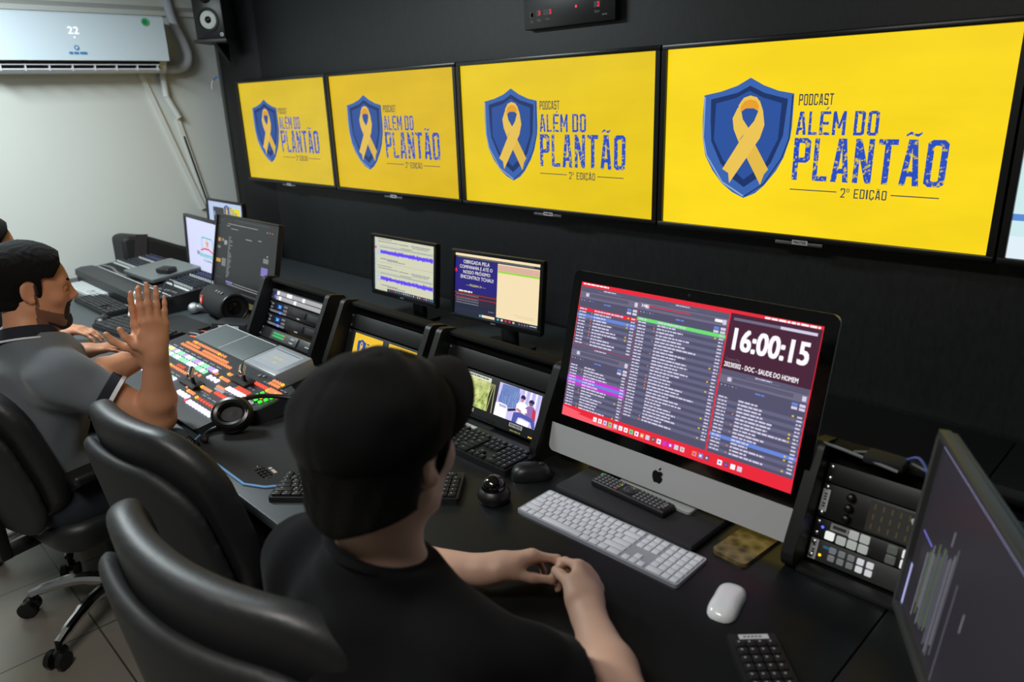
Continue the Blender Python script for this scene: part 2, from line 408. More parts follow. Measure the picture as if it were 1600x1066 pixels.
def television(x0, label, i, dx=0, dz=0):
    t = thing('television', label, 'television', (x0+TW/2, 0, ZT-TH/2), group='row of televisions along the black wall')
    b = MB(); frame_panel(b, TW, TH, TW+.034, TH+.034, -.006, .02, 0, -.001, .003); b.build('bezel', pbr('tv_bezel', (14, 14, 15), .3), t)
    b = MB(); b.box(-TW/2-.016, TW/2+.016, .012, .045, -TH/2-.017, TH/2+.015, .006); b.box(-.28, .28, .045, .075, -.2, .15, .01)
    b.box(-.12, .12, .075, .0846, -.1, .1); b.build('rear_case', BLK(), t)
    S = Screen(TW, TH, Matrix.Translation((0, .004, 0)))
    if i < 4:
        S.r(0, 0, 1, 1, 0, 0); emblem(S, mats=list(range(1, 10)))
        S.build('screen', [tv_yellow(i)]+em_mats((.88, .9, .95, 1)[i]), t, 0)
    else:
        S.r(0, 0, 1, 1, 0, 0)
        S.r(0, .80, 1, .83, 1, 1); S.r(0, .90, 1, 1, 2, 1); S.r(.06, .30, .10, 1, 1, 1); S.r(.075, .4, .12, .8, 3, 1)
        S.line([(0, .38), (.05, .40), (.09, .44)], .03, 1, 1); S.r(.3, .2, .34, .95, 1, 1); S.r(.55, .2, .59, .95, 1, 1)
        S.build('screen', [emis((206, 236, 238)), emis((92, 140, 214)), emis((226, 240, 250)), emis((150, 190, 235))], t, 0)
    b = MB(); b.box(-.07, .07, -.0085, .0, -TH/2-.0265, -TH/2-.0175, .001); b.build('brand_strip', pbr('strip_silver', (120, 122, 124), .35, metal=.6), t)
    S = Screen(.046, .013, Matrix.Translation((.005, -.0095, -TH/2-.018)))
    S.r(0, 0, 1, 1, 0, 0)
    if i == 3: S.text('MASTER', .1, .2, .9, .8, 1, 1, .02)
    else:
        S.words(.1, .25, .8, .45, 1, 1)
    S.build('name_label', [LBL(), INK()], t, 0)
    return t
for i in range(4): television(-(3-i)*(TW+GAP), TVL[i], i)
t = television(TW+GAP, 'wall television at the right edge of the photo showing pale blue bars', 4)

# ------------------------------------------------------------------ red digit wall clock
t = thing('wall_clock', 'black wall clock and calendar with small red digits above the televisions', 'clock', (-.455, YB, 1.865))
b = MB(); b.box(-.21, .21, -.032, 0, 0, .20, .004); b.build('case', pbr('clock_case', (24, 24, 25), .35), t)
S = Screen(.41, .19, Matrix.Translation((0, -.0323, .10)))
RD = 1
def digit_box(u, v, wd, ht, txt, lit):
    S.r(u, v, u+wd, v+ht, 2, 0)
    if txt: S.text(txt, u+wd-.03, v+.1*ht, u+wd-.004, v+.9*ht, 1 if lit else 3, 1, .03)
digit_box(.06, .72, .045, .10, '1', 0); digit_box(.14, .70, .055, .10, '3', 1); digit_box(.225, .70, .10, .10, '5', 1)
digit_box(.79, .68, .065, .10, '2', 1); S.disc(.60, .72, .012, 1, 1)
S.text('Dia', .07, .86, .10, .91, 3, 1); S.text('Mês', .15, .85, .195, .90, 3, 1); S.text('Ano', .25, .84, .30, .89, 3, 1); S.text('Sem', .80, .82, .85, .87, 3, 1)
S.words(.88, .90, .05, .02, 3, 1)
S.build('display', [BLKG(), emis((255, 40, 50), 1.0), pbr('segment_off', (58, 58, 58), .5), pbr('clock_print', (150, 155, 155), .6)], t, 0)

# ------------------------------------------------------------------ air conditioner on the white wall
AY1, AW, AZ = -.30, .88, 1.83
t = thing('air_conditioner', 'white split air conditioner on the white wall showing 22', 'air conditioner', (XL, AY1-AW/2, AZ))
# local: x out of the wall, y along it, z up ; profile in x-z
b = MB(); prof = [(0, .0), (.13, -.005), (.175, .018), (.195, .05), (.2, .06), (.2, .27), (.185, .285), (0, .29)]
b.prism([(p[0], p[1]) for p in [(0, .0), (.10, -.004), (.125, .012), (.15, .055), (.165, .06), (.188, .075), (.188, .275), (.175, .288), (0, .29)]], -AW/2, AW/2, 'xz')
b.build('body', pbr('aircon_white', (208, 214, 216), .35), t, 20)
b = MB(); b.prism([(.189, .058), (.199, .058), (.203, .15), (.2, .278), (.19, .288), (.186, .288)], -AW/2+.002, AW/2-.002, 'xz')
b.build('front_panel', pbr('aircon_gloss', (222, 238, 250), .12, coat=.4), t, 20)
b = MB(); b.prism([(.126, .010), (.131, .007), (.166, .050), (.161, .055)], -AW/2+.04, AW/2-.045, 'xz')
b.build('outlet', pbr('outlet_dark', (22, 24, 28), .6), t, 20)
b = MB(); b.prism([(.143, .005), (.149, .001), (.17, .014), (.166, .02)], -AW/2+.05, AW/2-.05, 'xz')
for k in range(8): b.box(.142, .172, -AW/2+.06+k*.108, -AW/2+.066+k*.108, .008, .042)
b.box(.168, .173, -AW/2+.05, AW/2-.05, .036, .041)
b.build('louver', pbr('louver_white', (216, 216, 224), .3), t, 20)
MX = Matrix.Translation((.2035, 0, 0)) @ Matrix.Rotation(R(90), 4, 'Z')
S = Screen(.2, .2, MX @ Matrix.Translation((AW/2-.46, 0, .175)))
S.text('22', .34, .28, .60, .45, 0, 1, 0); S.disc(.47, .53, .02, 0, 1)
S.build('temperature_digits', [emis((255, 255, 255), 1.3)], t, 0)
S = Screen(.2, .2, MX @ Matrix.Translation((AW/2-.46, 0, .165)))
S.disc(.47, .73, .06, 0, 1, 18); S.disc(.47, .73, .032, 1, 2, 18); S.words(.27, .83, .42, .055, 0, 1)
S.build('emblem', [pbr('emblem_blue', (70, 140, 205), .4), pbr('aircon_gloss', (214, 226, 234), .12)], t, 0)
S = Screen(.05, .05, MX @ Matrix.Translation((AW/2-.1, 0, .255)))
S.disc(.5, .5, .42, 0, 1, 20); S.disc(.45, .5, .25, 1, 2, 14)
S.build('sticker', [pbr('sticker_green', (96, 190, 130), .5), pbr('sticker_dark_green', (40, 150, 90), .5)], t, 0)
# pipes and trunking on the white wall
px = XL+.03
b = MB(); b.tube([(px+.03, -.215, ZC), (px+.03, -.20, 2.15), (px+.03, -.15, 2.0), (px+.03, -.135, 1.92), (px+.03, -.165, 1.865), (px+.03, -.24, 1.85), (px+.03, -.298, 1.86)], .026, 12)
tag(b.build('insulated_pipe', pbr('pipe_foam', (188, 192, 200), .7, bump=.4, bscale=40)), 'grey foam wrapped pipe curving from the ceiling to the air conditioner', 'pipe')
b = MB(); b.tube([(px, -.285, 1.84), (px, -.29, 1.80), (px, -.288, 1.70)], .017, 10)
b.tube([(px, -.288, 1.70), (px, -.235, 1.58)], .017, 10)
tag(b.build('drain_pipe', pbr('drain_white', (222, 226, 224), .5)), 'short white drain pipe hanging below the right end of the air conditioner', 'pipe')
def duct(name, p, q, wd, label, dark):
    t = thing(name, label, 'cable duct', (XL, 0, 0))
    p = Vector(p); q = Vector(q); d = (q-p).normalized(); n = Vector((0, -d.z, d.y))*wd/2
    b = MB(); P = [p+n, q+n, q-n, p-n]
    b.prism([(v.y, v.z) for v in P], 0, .018, 'yz'); b.build('duct_body', pbr('duct_white', (226, 228, 224), .55), t)
    if dark:
        b = MB(); n2 = n*.45; P = [p+n2+d*.1, q+n2, q-n2, p-n2+d*.1]
        b.prism([(v.y, v.z) for v in P], .018, .0195, 'yz'); b.build('cable', pbr('cable_dark', (40, 36, 34), .6), t)
duct('cable_trunking', (0, -.405, 1.83), (0, -.17, 1.03), .026, 'closed white cable trunking slanting down the white wall', False)
duct('cable_trunking', (0, -.238, 1.57), (0, -.14, 1.05), .024, 'open white cable trunking with a dark cable in it, right of the closed one', True)
b = MB(); b.tube([(-3.14, -.003, 1.80), (-3.165, -.02, 1.80), (-3.185, -.03, 1.785)], .004, 6)
b.mat(1).tube([(-3.185, -.03, 1.785), (-3.20, -.035, 1.765), (-3.21, -.035, 1.735)], .005, 6)
tag(b.build('loose_wire', [pbr('wire_blue', (60, 120, 210), .5), pbr('wire_white', (225, 228, 226), .5)]), 'short loose blue and white wire end sticking out by the black corner board', 'wire')
b = MB(); b.tube([(XL+.012, .0, 2.13), (XL+.012, -.01, 1.6), (XL+.012, .0, 1.0)], .006, 6)

# ------------------------------------------------------------------ studio loudspeaker on its shelf
ang = R(38)
sh = thing('corner_shelf', 'small black shelf on the corner boarding carrying the studio loudspeaker', 'shelf', (-2.93, -.07, 1.988), (0, 0, ang))
b = MB(); b.box(-.095, .095, -.115, .075, -.018, 0, .002); b.build('board', pbr('shelf_black', (34, 34, 38), .5), sh)
b = MB(); b.prism([(.07, -.018), (-.07, -.018), (.07, -.12)], -.01, .01, 'yz'); b.build('bracket', BLK(), sh)
t = thing('studio_loudspeaker', 'black studio loudspeaker with white cone on the corner shelf', 'loudspeaker', (-2.93, -.07, 1.988), (0, 0, ang))
b = MB(); b.box(-.085, .085, -.10, .07, 0, .28, .008); b.build('cabinet', pbr('speaker_black', (22, 22, 24), .35), t)
b = MB(); b.lathe([(.062, 0), (.062, .006), (.052, .008), (.048, .002)], 32, (0, -.10, .098), 'y'); b.build('surround', pbr('speaker_rubber', (14, 14, 15), .6), t)
b = MB(); b.lathe([(.047, .001), (.044, .003), (.018, -.008+.011)], 32, (0, -.1005, .098), 'y'); b.build('woofer_cone', pbr('cone_white', (205, 212, 206), .5), t)
b = MB(); b.lathe([(.019, .003), (.016, .009), (.008, .013), (0, .014)], 24, (0, -.1005, .098), 'y'); b.build('dust_cap', BLKG(), t)
b = MB(); b.lathe([(.035, 0), (.033, .006), (.014, .002), (.012, .008), (0, .011)], 24, (0, -.10, .215), 'y'); b.build('tweeter', BLKG(), t)
b = MB(); b.lathe([(.010, 0), (.010, .002), (0, .0025)], 20, (.068, -.10, .022), 'y'); b.mat(1).box(.064, .072, -.1035, -.1022, .0225, .0255); b.mat(1).box(.064, .072, -.1035, -.1022, .0185, .0215); b.build('badge', [LBL(), INK()], t)

# ------------------------------------------------------------------ desks
DZ = .74
DSK = pbr('desk_black_laminate', (21, 23, 25), .33, spec=.5, bump=.06, bscale=400, var=.2, vscale=14)
DSK2 = pbr('desk_dark_edge', (16, 16, 17), .5)
DSG = pbr('desk_graphite_laminate', (58, 64, 67), .42, spec=.4, bump=.06, bscale=400, var=.08, vscale=14)
t = thing('desk', 'long graphite grey laminate desk at the left, under the sound mixer and the switcher panel', 'desk', (-1.66, -.69, 0))
b = MB(); b.box(-1.62, 1.634, -.755, .76, DZ-.028, DZ, .003); b.build('worktop', DSG, t)
b = MB(); b.box(-1.56, 1.55, .2, .225, .1, DZ-.028); b.build('modesty_panel', DSK2, t)
for x in (-1.55, -.3, 1.56):
    b = MB(); b.box(x-.014, x+.014, -.66, .72, 0, DZ-.028); b.build('leg_panel', DSK2, t)
t = thing('desk', 'black laminate desk section in the middle, under the silver desktop computer and white keyboard', 'desk', (.52, -.69, 0))
b = MB(); b.box(-.544, .543, -.755, .76, DZ-.028, DZ, .003); b.build('worktop', DSK, t)
b = MB(); b.box(-.5, .5, .2, .225, .1, DZ-.028); b.build('modesty_panel', DSK2, t)
for x in (-.5, .5):
    b = MB(); b.box(x-.014, x+.014, -.66, .72, 0, DZ-.028); b.build('leg_panel', DSK2, t)
t = thing('desk', 'black laminate desk section at the right under the blurred side monitor', 'desk', (1.7, -.69, 0))
b = MB(); b.box(-.635, .85, -.755, .76, DZ-.028, DZ, .003); b.build('worktop', DSK, t)
for x in (-.55, .75):
    b = MB(); b.box(x-.014, x+.014, -.66, .72, 0, DZ-.028); b.build('leg_panel', DSK2, t)
# ------------------------------------------------------------------ sloping rack consoles
TILT = R(-20); PTOP = Vector((0, -.722, .938)); U = .0445
dwn = Vector((0, -math.sin(R(20)), -math.cos(R(20))))
def rack(x0, label, wd=.50, rail=False):
    t = thing('rack_console', label, 'rack console', (x0+wd/2, -.70, DZ), group='sloping rack consoles along the back of the desk')
    # cheek side outline in y-z (local), rounded foot and top corner
    def cheek(r=.02):
        P = []
        def arc(cy, cz, rad, a0, a1, n=7):
            for k in range(n+1):
                a = R(a0+(a1-a0)*k/n); P.append((cy+rad*math.cos(a), cz+rad*math.sin(a)))
        arc(-.115, .035, .035, 270, 165)       # rounded foot in front
        arc(-.035, .220, .022, 165, 80)        # rounded top front corner
        arc(.0, .215, .02, 80, 0)
        arc(.015, .005, .005, 0, -90, 3)
        return P[::-1]
    C = cheek()
    for sx in (-1, 1):
        b = MB(); x = sx*(wd/2-.012); b.prism(C, x-.012, x+.012, 'yz'); b.build('side_cheek', pbr('rack_cheek', (13, 13, 14), .5), t)
    b = MB(); b.box(-wd/2+.024, wd/2-.024, -.025, .012, .219, .232, .003); b.box(-wd/2+.024, wd/2-.024, .006, .016, .02, .22)
    b.build('casing', pbr('rack_casing', (12, 12, 13), .75, spec=.25), t)
    b = MB(); b.box(-wd/2+.024, wd/2-.024, -.135, -.105, .0, .012, .003); b.build('base_rail', pbr('rack_rail', (26, 26, 27), .5), t)
    return t
RX = [-1.392, -.815, -.287, .868]
rack(RX[0], 'sloping black rack console farthest left, with the rows of lit white buttons')
rack(RX[1], 'sloping black rack console behind the capped person, with two yellow pictures')
rack(RX[2], 'sloping black rack console left of the silver desktop computer, with field and people pictures')
rack(RX[3], 'sloping black rack console right of the silver desktop computer')
def unit(kind, ri, pos, hU, label, cat, tilt=TILT, out=0, depth=.05, group=None):
    """a device screwed into a rack: origin at the middle of its front"""
    h = hU*U-.0015
    c = PTOP+dwn*(pos*U+h/2)+Vector((0, -math.cos(R(20)), math.sin(R(20))))*out
    t = thing(kind, label, cat, (RX[ri]+.25, c.y, c.z), (tilt, 0, 0), group)
    return t, h
PW = .448
def faceplate(t, h, mat, depth=.03, name='faceplate'):
    b = MB(); b.box(-PW/2, PW/2, 0, .004, -h/2, h/2, .001); b.box(-PW/2+.012, PW/2-.012, .004, depth, -h/2+.002, h/2-.002)
    return b.build(name, mat, t)
def screws(t, h, xs=(-PW/2+.008, PW/2-.008)):
    for x in xs:
        for z in ((-h/2+.008, h/2-.008) if h > .03 else (0,)):
            b = MB(); b.lathe([(.0048, 0), (.0044, .002), (.002, .0032), (0, .0032)], 14, (x, 0, z), 'y'); b.build('screw', STL(), t)
def shape(t, name, mats, fn, w=PW, h=.04, y=-.0004, ang=0):
    S = Screen(w, h, Matrix.Translation((0, y, 0))); fn(S); return S.build(name, mats, t, ang)

# -- first console: router panel, two recorders, level meter
t, h = unit('router_panel', 0, 0.15, 1, 'rack panel with two rows of lit white buttons in the farthest left console', 'control panel')
faceplate(t, h, pbr('panel_grey', (62, 64, 68), .5)); screws(t, h)
btn = MB(); btn.box(-.0085, .0085, -.006, .001, -.0075, .0075, .0015)
pl = [(-.165+.0196*k, 0, z) for z in (.0095, -.0095) for k in range(19)]
bright = [k for k in range(38) if k in (0, 4, 5, 10, 20, 26)]
scatter(btn, 'lit_button', emis((250, 250, 255), 1.0), t, [pl[k] for k in bright])
scatter(btn, 'button', emis((196, 196, 200), .75), t, [pl[k] for k in range(38) if k not in bright])
def fn(S): S.r(.06, .15, .12, .5, 0, 1); S.r(.06, .5, .09, .8, 1, 1)
shape(t, 'indicator', [emis((40, 48, 130), .8), emis((120, 110, 230), 1)], fn, h=h)
for k, lab in enumerate(('upper rack recorder with blue display in the farthest left console', 'lower rack recorder with blue display in the farthest left console')):
    t, h = unit('rack_recorder', 0, 1.2+1.15*k, 1.1, lab, 'recorder', group='recorders in the farthest left console')
    faceplate(t, h, pbr('recorder_black', (16, 16, 18), .35)); screws(t, h)
    def fn(S): S.r(0, 0, 1, 1, 0, 0); S.text('20', .3, .25, .75, .75, 1, 1, .03)
    S = Screen(.052, .024, Matrix.Translation((-.142, -.0006, .006))); fn(S); S.build('display', [emis((10, 40, 110), .8), emis((110, 200, 255), 1.1)], t, 0)
    kb_ = MB(); kb_.box(-.005, .005, -.004, .001, -.004, .004, .001)
    scatter(kb_, 'button', emis((160, 160, 165), .5), t, [(-.196, 0, .012), (-.2, 0, -.002)]+[(-.2+.014*q, 0, -.016) for q in range(9)]+[(-.1+.014*q, 0, z) for q in range(2) for z in (.012, -.003)])
    kb2 = MB(); kb2.box(-.006, .006, -.0045, .001, -.0045, .0045, .001); b = kb2.build('lit_button', emis((90, 120, 255), 1.5), t); b.location = (-.125, 0, -.0165)
    b = MB(); b.box(-.06, .06, -.003, .001, -.010, .016, .002); b.build('drive_slot', pbr('slot_grey', (34, 34, 36), .4), t)
    b = MB(); b.box(.075, .19, -.003, .001, -.010, .016, .002); b.build('drive_slot', pbr('slot_grey', (34, 34, 36), .4), t)
    def fn(S): S.words(.5, .78, .05, .09, 0, 1); S.words(.86, .80, .05, .1, 1, 1)
    shape(t, 'lettering', [pbr('print_white', (190, 190, 190), .6), emis((70, 160, 190), .8)], fn, h=h)
    b = MB(); b.lathe([(.003, 0), (.0025, .001), (0, .0012)], 10, (.205, -.0005, -.016), 'y')
    b.build('status_light', emis((200, 255, 60), 1.2) if k else emis((30, 60, 40), .3), t)
t, h = unit('level_meter', 0, 3.55, 1.0, 'rack audio level meter with green and red bars below the recorders', 'audio meter', tilt=R(-38), out=.018)
faceplate(t, h, pbr('meter_black', (26, 26, 28), .4)); screws(t, h)
b = MB(); b.box(-.13, .07, -.006, .001, -h/2+.003, h/2-.003, .003); b.build('module', pbr('meter_grey', (64, 66, 68), .45), t)
def fn(S):
    for z in (.34, .60):
        for k in range(14): S.r(.255+.0135*k, z-.07, .265+.0135*k, z+.09, 0, 1)
        S.r(.445, z-.06, .46, z+.08, 1, 1)
    S.words(.55, .3, .06, .1, 2, 1); S.words(.55, .65, .06, .1, 2, 1); S.words(.8, .5, .06, .09, 2, 1)
shape(t, 'meter_bars', [emis((50, 220, 110), 1.0), emis((255, 70, 60), 1.0), pbr('print_white', (190, 190, 190), .6)], fn, h=h, y=-.0066)

# -- dual picture monitors in the second and third consoles
def dual(ri, label, pics, pos, names):
    hU = 3.0
    t, h = unit('dual_picture_monitor', ri, pos, hU, label, 'monitor')
    faceplate(t, h, pbr('monitor_plate', (40, 42, 44), .45)); screws(t, h)
    for k, x in enumerate((-.098, .098)):
        S = Screen(.162, .094, Matrix.Translation((x, -.0006, .012))); mats = pics[k](S); S.build('screen', mats, t, 0)
        S = Screen(.05, .011, Matrix.Translation((x+.01, -.001, -.0445))); S.r(0, 0, 1, 1, 0, 0)
        if names[k]: S.text(names[k], .08, .18, .92, .82, 1, 1, .01)
        else: S.words(.1, .25, .8, .5, 1, 1)
        S.build('name_label', [LBL(), INK()], t, 0)
    b = MB()
    for k in range(16): b.box(-.09+.0075*k, -.0865+.0075*k, -.0012, .001, -h/2+.003, -h/2+.012)
    b.build('vent', BLKM(), t)
    def fn(S):
        S.words(.70, .935, .09, .03, 0, 1)
    shape(t, 'lettering', pbr('print_gold', (170, 160, 90), .5), fn, h=h)
    for k in range(3):
        b = MB(); b.lathe([(.0022, 0), (0, .0012)], 10, (.161+.0054*k, -.0004, -h*.45), 'y'); b.build('status_light', emis((255, 200, 40), 1.2), t)
    b = MB(); b.lathe([(.0045, 0), (.004, .002), (0, .0025)], 12, (.197, -.0004, -h*.45), 'y'); b.build('screw', STL(), t)
    return t
def pic_logo(S):
    S.r(0, 0, 1, 1, 0, 0); emblem(S, mats=list(range(1, 10)), simple=True, oy=0)
    return [emis((244, 196, 50), 1.0)]+em_mats()
def pic_field(S):
    S.r(0, 0, 1, 1, 0, 0); S.r(0, 0, 1, .13, 1, 1)
    S.words(.03, .03, .9, .04, 3, 2)
    for k in range(13):
        u = -.3+k*.12; S.line([(.75+.03*k, .14), (u, 1)], .012, 2, 1)
    return [emis_noise('lit_field_picture', (112, 150, 60), (232, 232, 150), 42, .38, .66, 1.0, (1, 1, 1.4), 6), emis((220, 226, 205)), emis((214, 216, 150)), emis((90, 96, 80))]
def pic_people(S):
    rg = random.Random(9)
    S.r(0, 0, 1, 1, 0, 0); S.poly([(.08, .02), (.48, .0), (.52, .30), (.47, .60), (.30, .66), (.05, .58)], 1, 1)
    for k in range(26):
        u = .06+.44*rg.random(); v = .06+.4*rg.random(); S.line([(u, v+.22), (u+.04*rg.uniform(-1, 1), v)], .008, rg.choice((5, 7, 9)), 2)
    for k in range(7): S.r(.56+.062*k, .0, .59+.062*k, .42+.1*rg.random(), (7, 2)[k % 2], 1)
    S.poly([(.0, .62), (.10, .58), (.27, .60), (.29, .72), (.30, 1), (0, 1)], 2, 2); S.poly([(.08, .62), (.26, .63), (.27, .70), (.10, .70)], 7, 3)
    S.poly([(.30, .68), (.48, .60), (.50, .66), (.32, .76)], 3, 3)
    S.poly([(.48, .46), (.55, .37), (.64, .35), (.72, .40), (.75, .55), (.73, .70), (.60, .72), (.50, .64)], 2, 3)      # pale shirt
    S.poly([(.545, .24), (.575, .155), (.63, .15), (.665, .20), (.655, .27), (.60, .26)], 3, 5); S.poly([(.55, .25), (.60, .24), (.645, .26), (.63, .35), (.58, .36)], 6, 4)
    S.poly([(.745, .29), (.77, .215), (.83, .20), (.875, .25), (.865, .31), (.80, .30)], 3, 5); S.poly([(.75, .29), (.80, .28), (.855, .30), (.84, .38), (.77, .38)], 10, 4)
    S.poly([(.70, .48), (.77, .39), (.87, .39), (.94, .48), (.96, .76), (.78, .76), (.70, .64)], 4, 4); S.poly([(.86, .44), (.94, .48), (.96, .74), (.88, .74)], 8, 5)
    S.poly([(.52, .56), (.62, .60), (.72, .58), (.72, .64), (.60, .68), (.50, .62)], 6, 6); S.poly([(.60, .54), (.74, .50), (.76, .62), (.64, .66)], 2, 7)
    S.poly([(.46, .72), (.60, .66), (.80, .70), (.95, .74), (.99, .98), (.93, 1), (.87, .84), (.66, .80), (.58, .82), (.55, 1), (.45, 1)], 5, 5)
    S.poly([(.60, .84), (.84, .86), (.84, 1), (.58, 1)], 2, 4)
    return [emis((206, 196, 244), 1.05), emis((112, 138, 196)), emis((250, 248, 255), 1.1), emis((44, 38, 78)), emis((150, 112, 176)), emis((82, 92, 172)), emis((196, 140, 158)), emis((178, 184, 236)), emis((205, 60, 84)), emis((150, 170, 214)), emis((128, 84, 108))]
dual(1, 'dual picture monitor with two yellow ribbon pictures behind the capped person', (pic_logo, pic_logo), 1.35, (None, None))
dual(2, 'dual picture monitor with a field picture and a picture of seated people', (pic_field, pic_people), 1.35, (None, 'PGM MASTER'))
for ri, lab in ((1, 'plain black blanking plate above the yellow pictures'), (2, 'plain black blanking plate above the field picture')):
    t, h = unit('blanking_plate', ri, .12, 1.15, lab, 'rack plate'); faceplate(t, h, pbr('plate_black', (26, 27, 28), .45), .006); screws(t, h)

# -- fourth console: blanking plate, knob and meter unit, two button panels
t, h = unit('blanking_plate', 3, .1, .9, 'plain black blanking plate at the top of the console right of the silver computer', 'rack plate'); faceplate(t, h, pbr('plate_black', (26, 27, 28), .45), .006); screws(t, h)
t, h = unit('audio_monitor_unit', 3, 1.02, 1.55, 'rack audio unit with three knobs and a grid of unlit meters', 'audio unit'); faceplate(t, h, pbr('audio_black', (24, 25, 26), .45)); screws(t, h)
S = Screen(.014, .044, Matrix.Translation((-PW/2+.0085, -.0008, 0))); S.r(0, 0, 1, 1, 0, 0); [S.r(.3, v, .7, v+.07, 1, 1) for v in (.18, .30, .42, .62, .74)]; S.build('name_label', [LBL(), INK()], t, 0)
for k in range(3):
    b = MB(); b.lathe([(.0085, 0), (.0085, .004), (.0065, .012), (.004, .0135), (0, .0135)], 20, (-.168, -.0005, .021-.021*k), 'y'); b.build('knob', pbr('knob_black', (14, 14, 15), .35), t)
def fn(S):
    S.r(.2, .06, .98, .94, 0, 0)
    for z in (.14, .42, .70):
        for k in range(22): S.r(.22+.034*k, z, .227+.034*k, z+.16, 1, 1)
shape(t, 'meter_grid', [pbr('grid_grey', (48, 47, 44), .5), pbr('meter_brass', (98, 84, 50), .5)], fn, h=h)
t, h = unit('button_panel', 3, 2.6, .9, 'rack panel with large lit white buttons right of the silver computer', 'control panel'); faceplate(t, h, pbr('audio_black', (24, 25, 26), .45)); screws(t, h)
bb = MB(); bb.box(-.0085, .0085, -.006, .001, -.008, .008, .002)
scatter(bb, 'lit_button', emis((236, 240, 235), .95), t, [(-.19, 0, -.0085), (-.052, 0, .0095), (-.052, 0, -.0095)])
scatter(bb, 'button', emis((180, 184, 178), .75), t, [(-.148+.0205*k, 0, .0095) for k in range(2)]+[(-.168+.0205*k, 0, -.0095) for k in range(3)]+[(-.03, 0, .0095), (-.03, 0, -.0095)])
scatter(bb, 'dim_button', emis((96, 100, 92), .6), t, [(-.078, 0, .0095), (-.078, 0, -.0095)]+[(.0+.022*k, 0, z) for k in range(8) for z in (.0095, -.0095)])
b = MB(); b.lathe([(.003, 0), (0, .002)], 10, (-.207, -.0005, .003), 'y'); b.build('status_light', emis((70, 90, 255), 2), t)
def fn(S): S.r(.07, .05, .155, .42, 0, 1); S.words(.08, .14, .07, .16, 1, 2)
shape(t, 'name_label', [pbr('label_dim', (150, 150, 150), .6), INK()], fn, h=h)
t, h = unit('button_panel', 3, 3.52, 1.0, 'rack panel with small grey buttons, the lowest in the console right of the silver computer', 'control panel'); faceplate(t, h, pbr('panel_grey_dark', (52, 53, 52), .5)); screws(t, h)
b2 = MB(); b2.box(-.006, .006, -.005, .001, -.0058, .0058, .0015)
scatter(b2, 'button', emis((135, 138, 140), .55), t, [(-.178+.0175*k, 0, z) for z in (.009, -.006) for k in range(3)])
scatter(b2, 'lit_button', emis((220, 220, 225), .8), t, [(-.1255+.0175*k, 0, z) for z in (.009, -.006) for k in range(2)])
b = MB(); b.lathe([(.003, 0), (0, .002)], 10, (-.2, -.0005, -.008), 'y'); b.build('status_light', emis((255, 210, 40), 1.5), t)
S = Screen(.014, .04, Matrix.Translation((-PW/2+.010, -.0008, 0))); S.r(0, 0, 1, 1, 0, 0); [S.r(.3, v, .7, v+.07, 1, 1) for v in (.15, .27, .5, .62, .74)]; S.build('name_label', [LBL(), INK()], t, 0)
def fn(S): S.words(.06, .2, .06, .12, 0, 1)
shape(t, 'lettering', [emis((60, 110, 150), .6)], fn, h=h)
# ------------------------------------------------------------------ free standing monitors
def monitor(label, loc, yaw, tilt, w, h, draw, bez=.014, chin=.02, base_z=DZ, foot=(.22, .16), lip=None, deep=.045, back=.06, group=None, bezel_mat=None):
    """loc is the centre of the picture; the stand goes down to base_z"""
    t = thing('computer_monitor', label, 'monitor', (loc[0], loc[1], base_z), (0, 0, R(yaw)), group)
    H = loc[2]-base_z
    T = Matrix.Translation((0, 0, H)) @ Matrix.Rotation(R(-tilt), 4, 'X')
    oh = h+bez+chin
    b = MB(); b.M = T; frame_panel(b, w, h, w+2*bez, oh, -.006, .012, 0, (bez-chin)/2, .002); b.build('bezel', bezel_mat or pbr('bezel_black', (17, 17, 18), .35), t)
    b = MB(); b.M = T; b.box(-w/2-bez+.002, w/2+bez-.002, .010, .022, -h/2-chin+.002, h/2+bez-.002, .004)
    b.box(-w*.36, w*.36, .022, deep, -h*.4, h*.36, .008); b.build('rear_case', BLK(), t)
    S = Screen(w, h, T @ Matrix.Translation((0, .003, 0))); mats = draw(S); S.build('screen', mats, t, 0)
    S = Screen(.03, .006, T @ Matrix.Translation((0, -.0066, -h/2-chin/2))); S.words(.1, .1, .8, .8, 0, 0); S.build('emblem', pbr('emblem_grey', (120, 122, 124), .4), t, 0)
    b = MB(); b.box(-.035, .035, back, back+.025, .012, H, .004); b.box(-.035, .035, .02, back+.02, H-.05, H+.03, .003); b.build('stand_neck', BLK(), t)
    b = MB(); b.prism(rrect(foot[0], foot[1], .03, 5, 0, back-.03), 0, .014, 'xy'); b.build('stand_foot', pbr('stand_gloss', (16, 16, 17), .22), t)
    return t
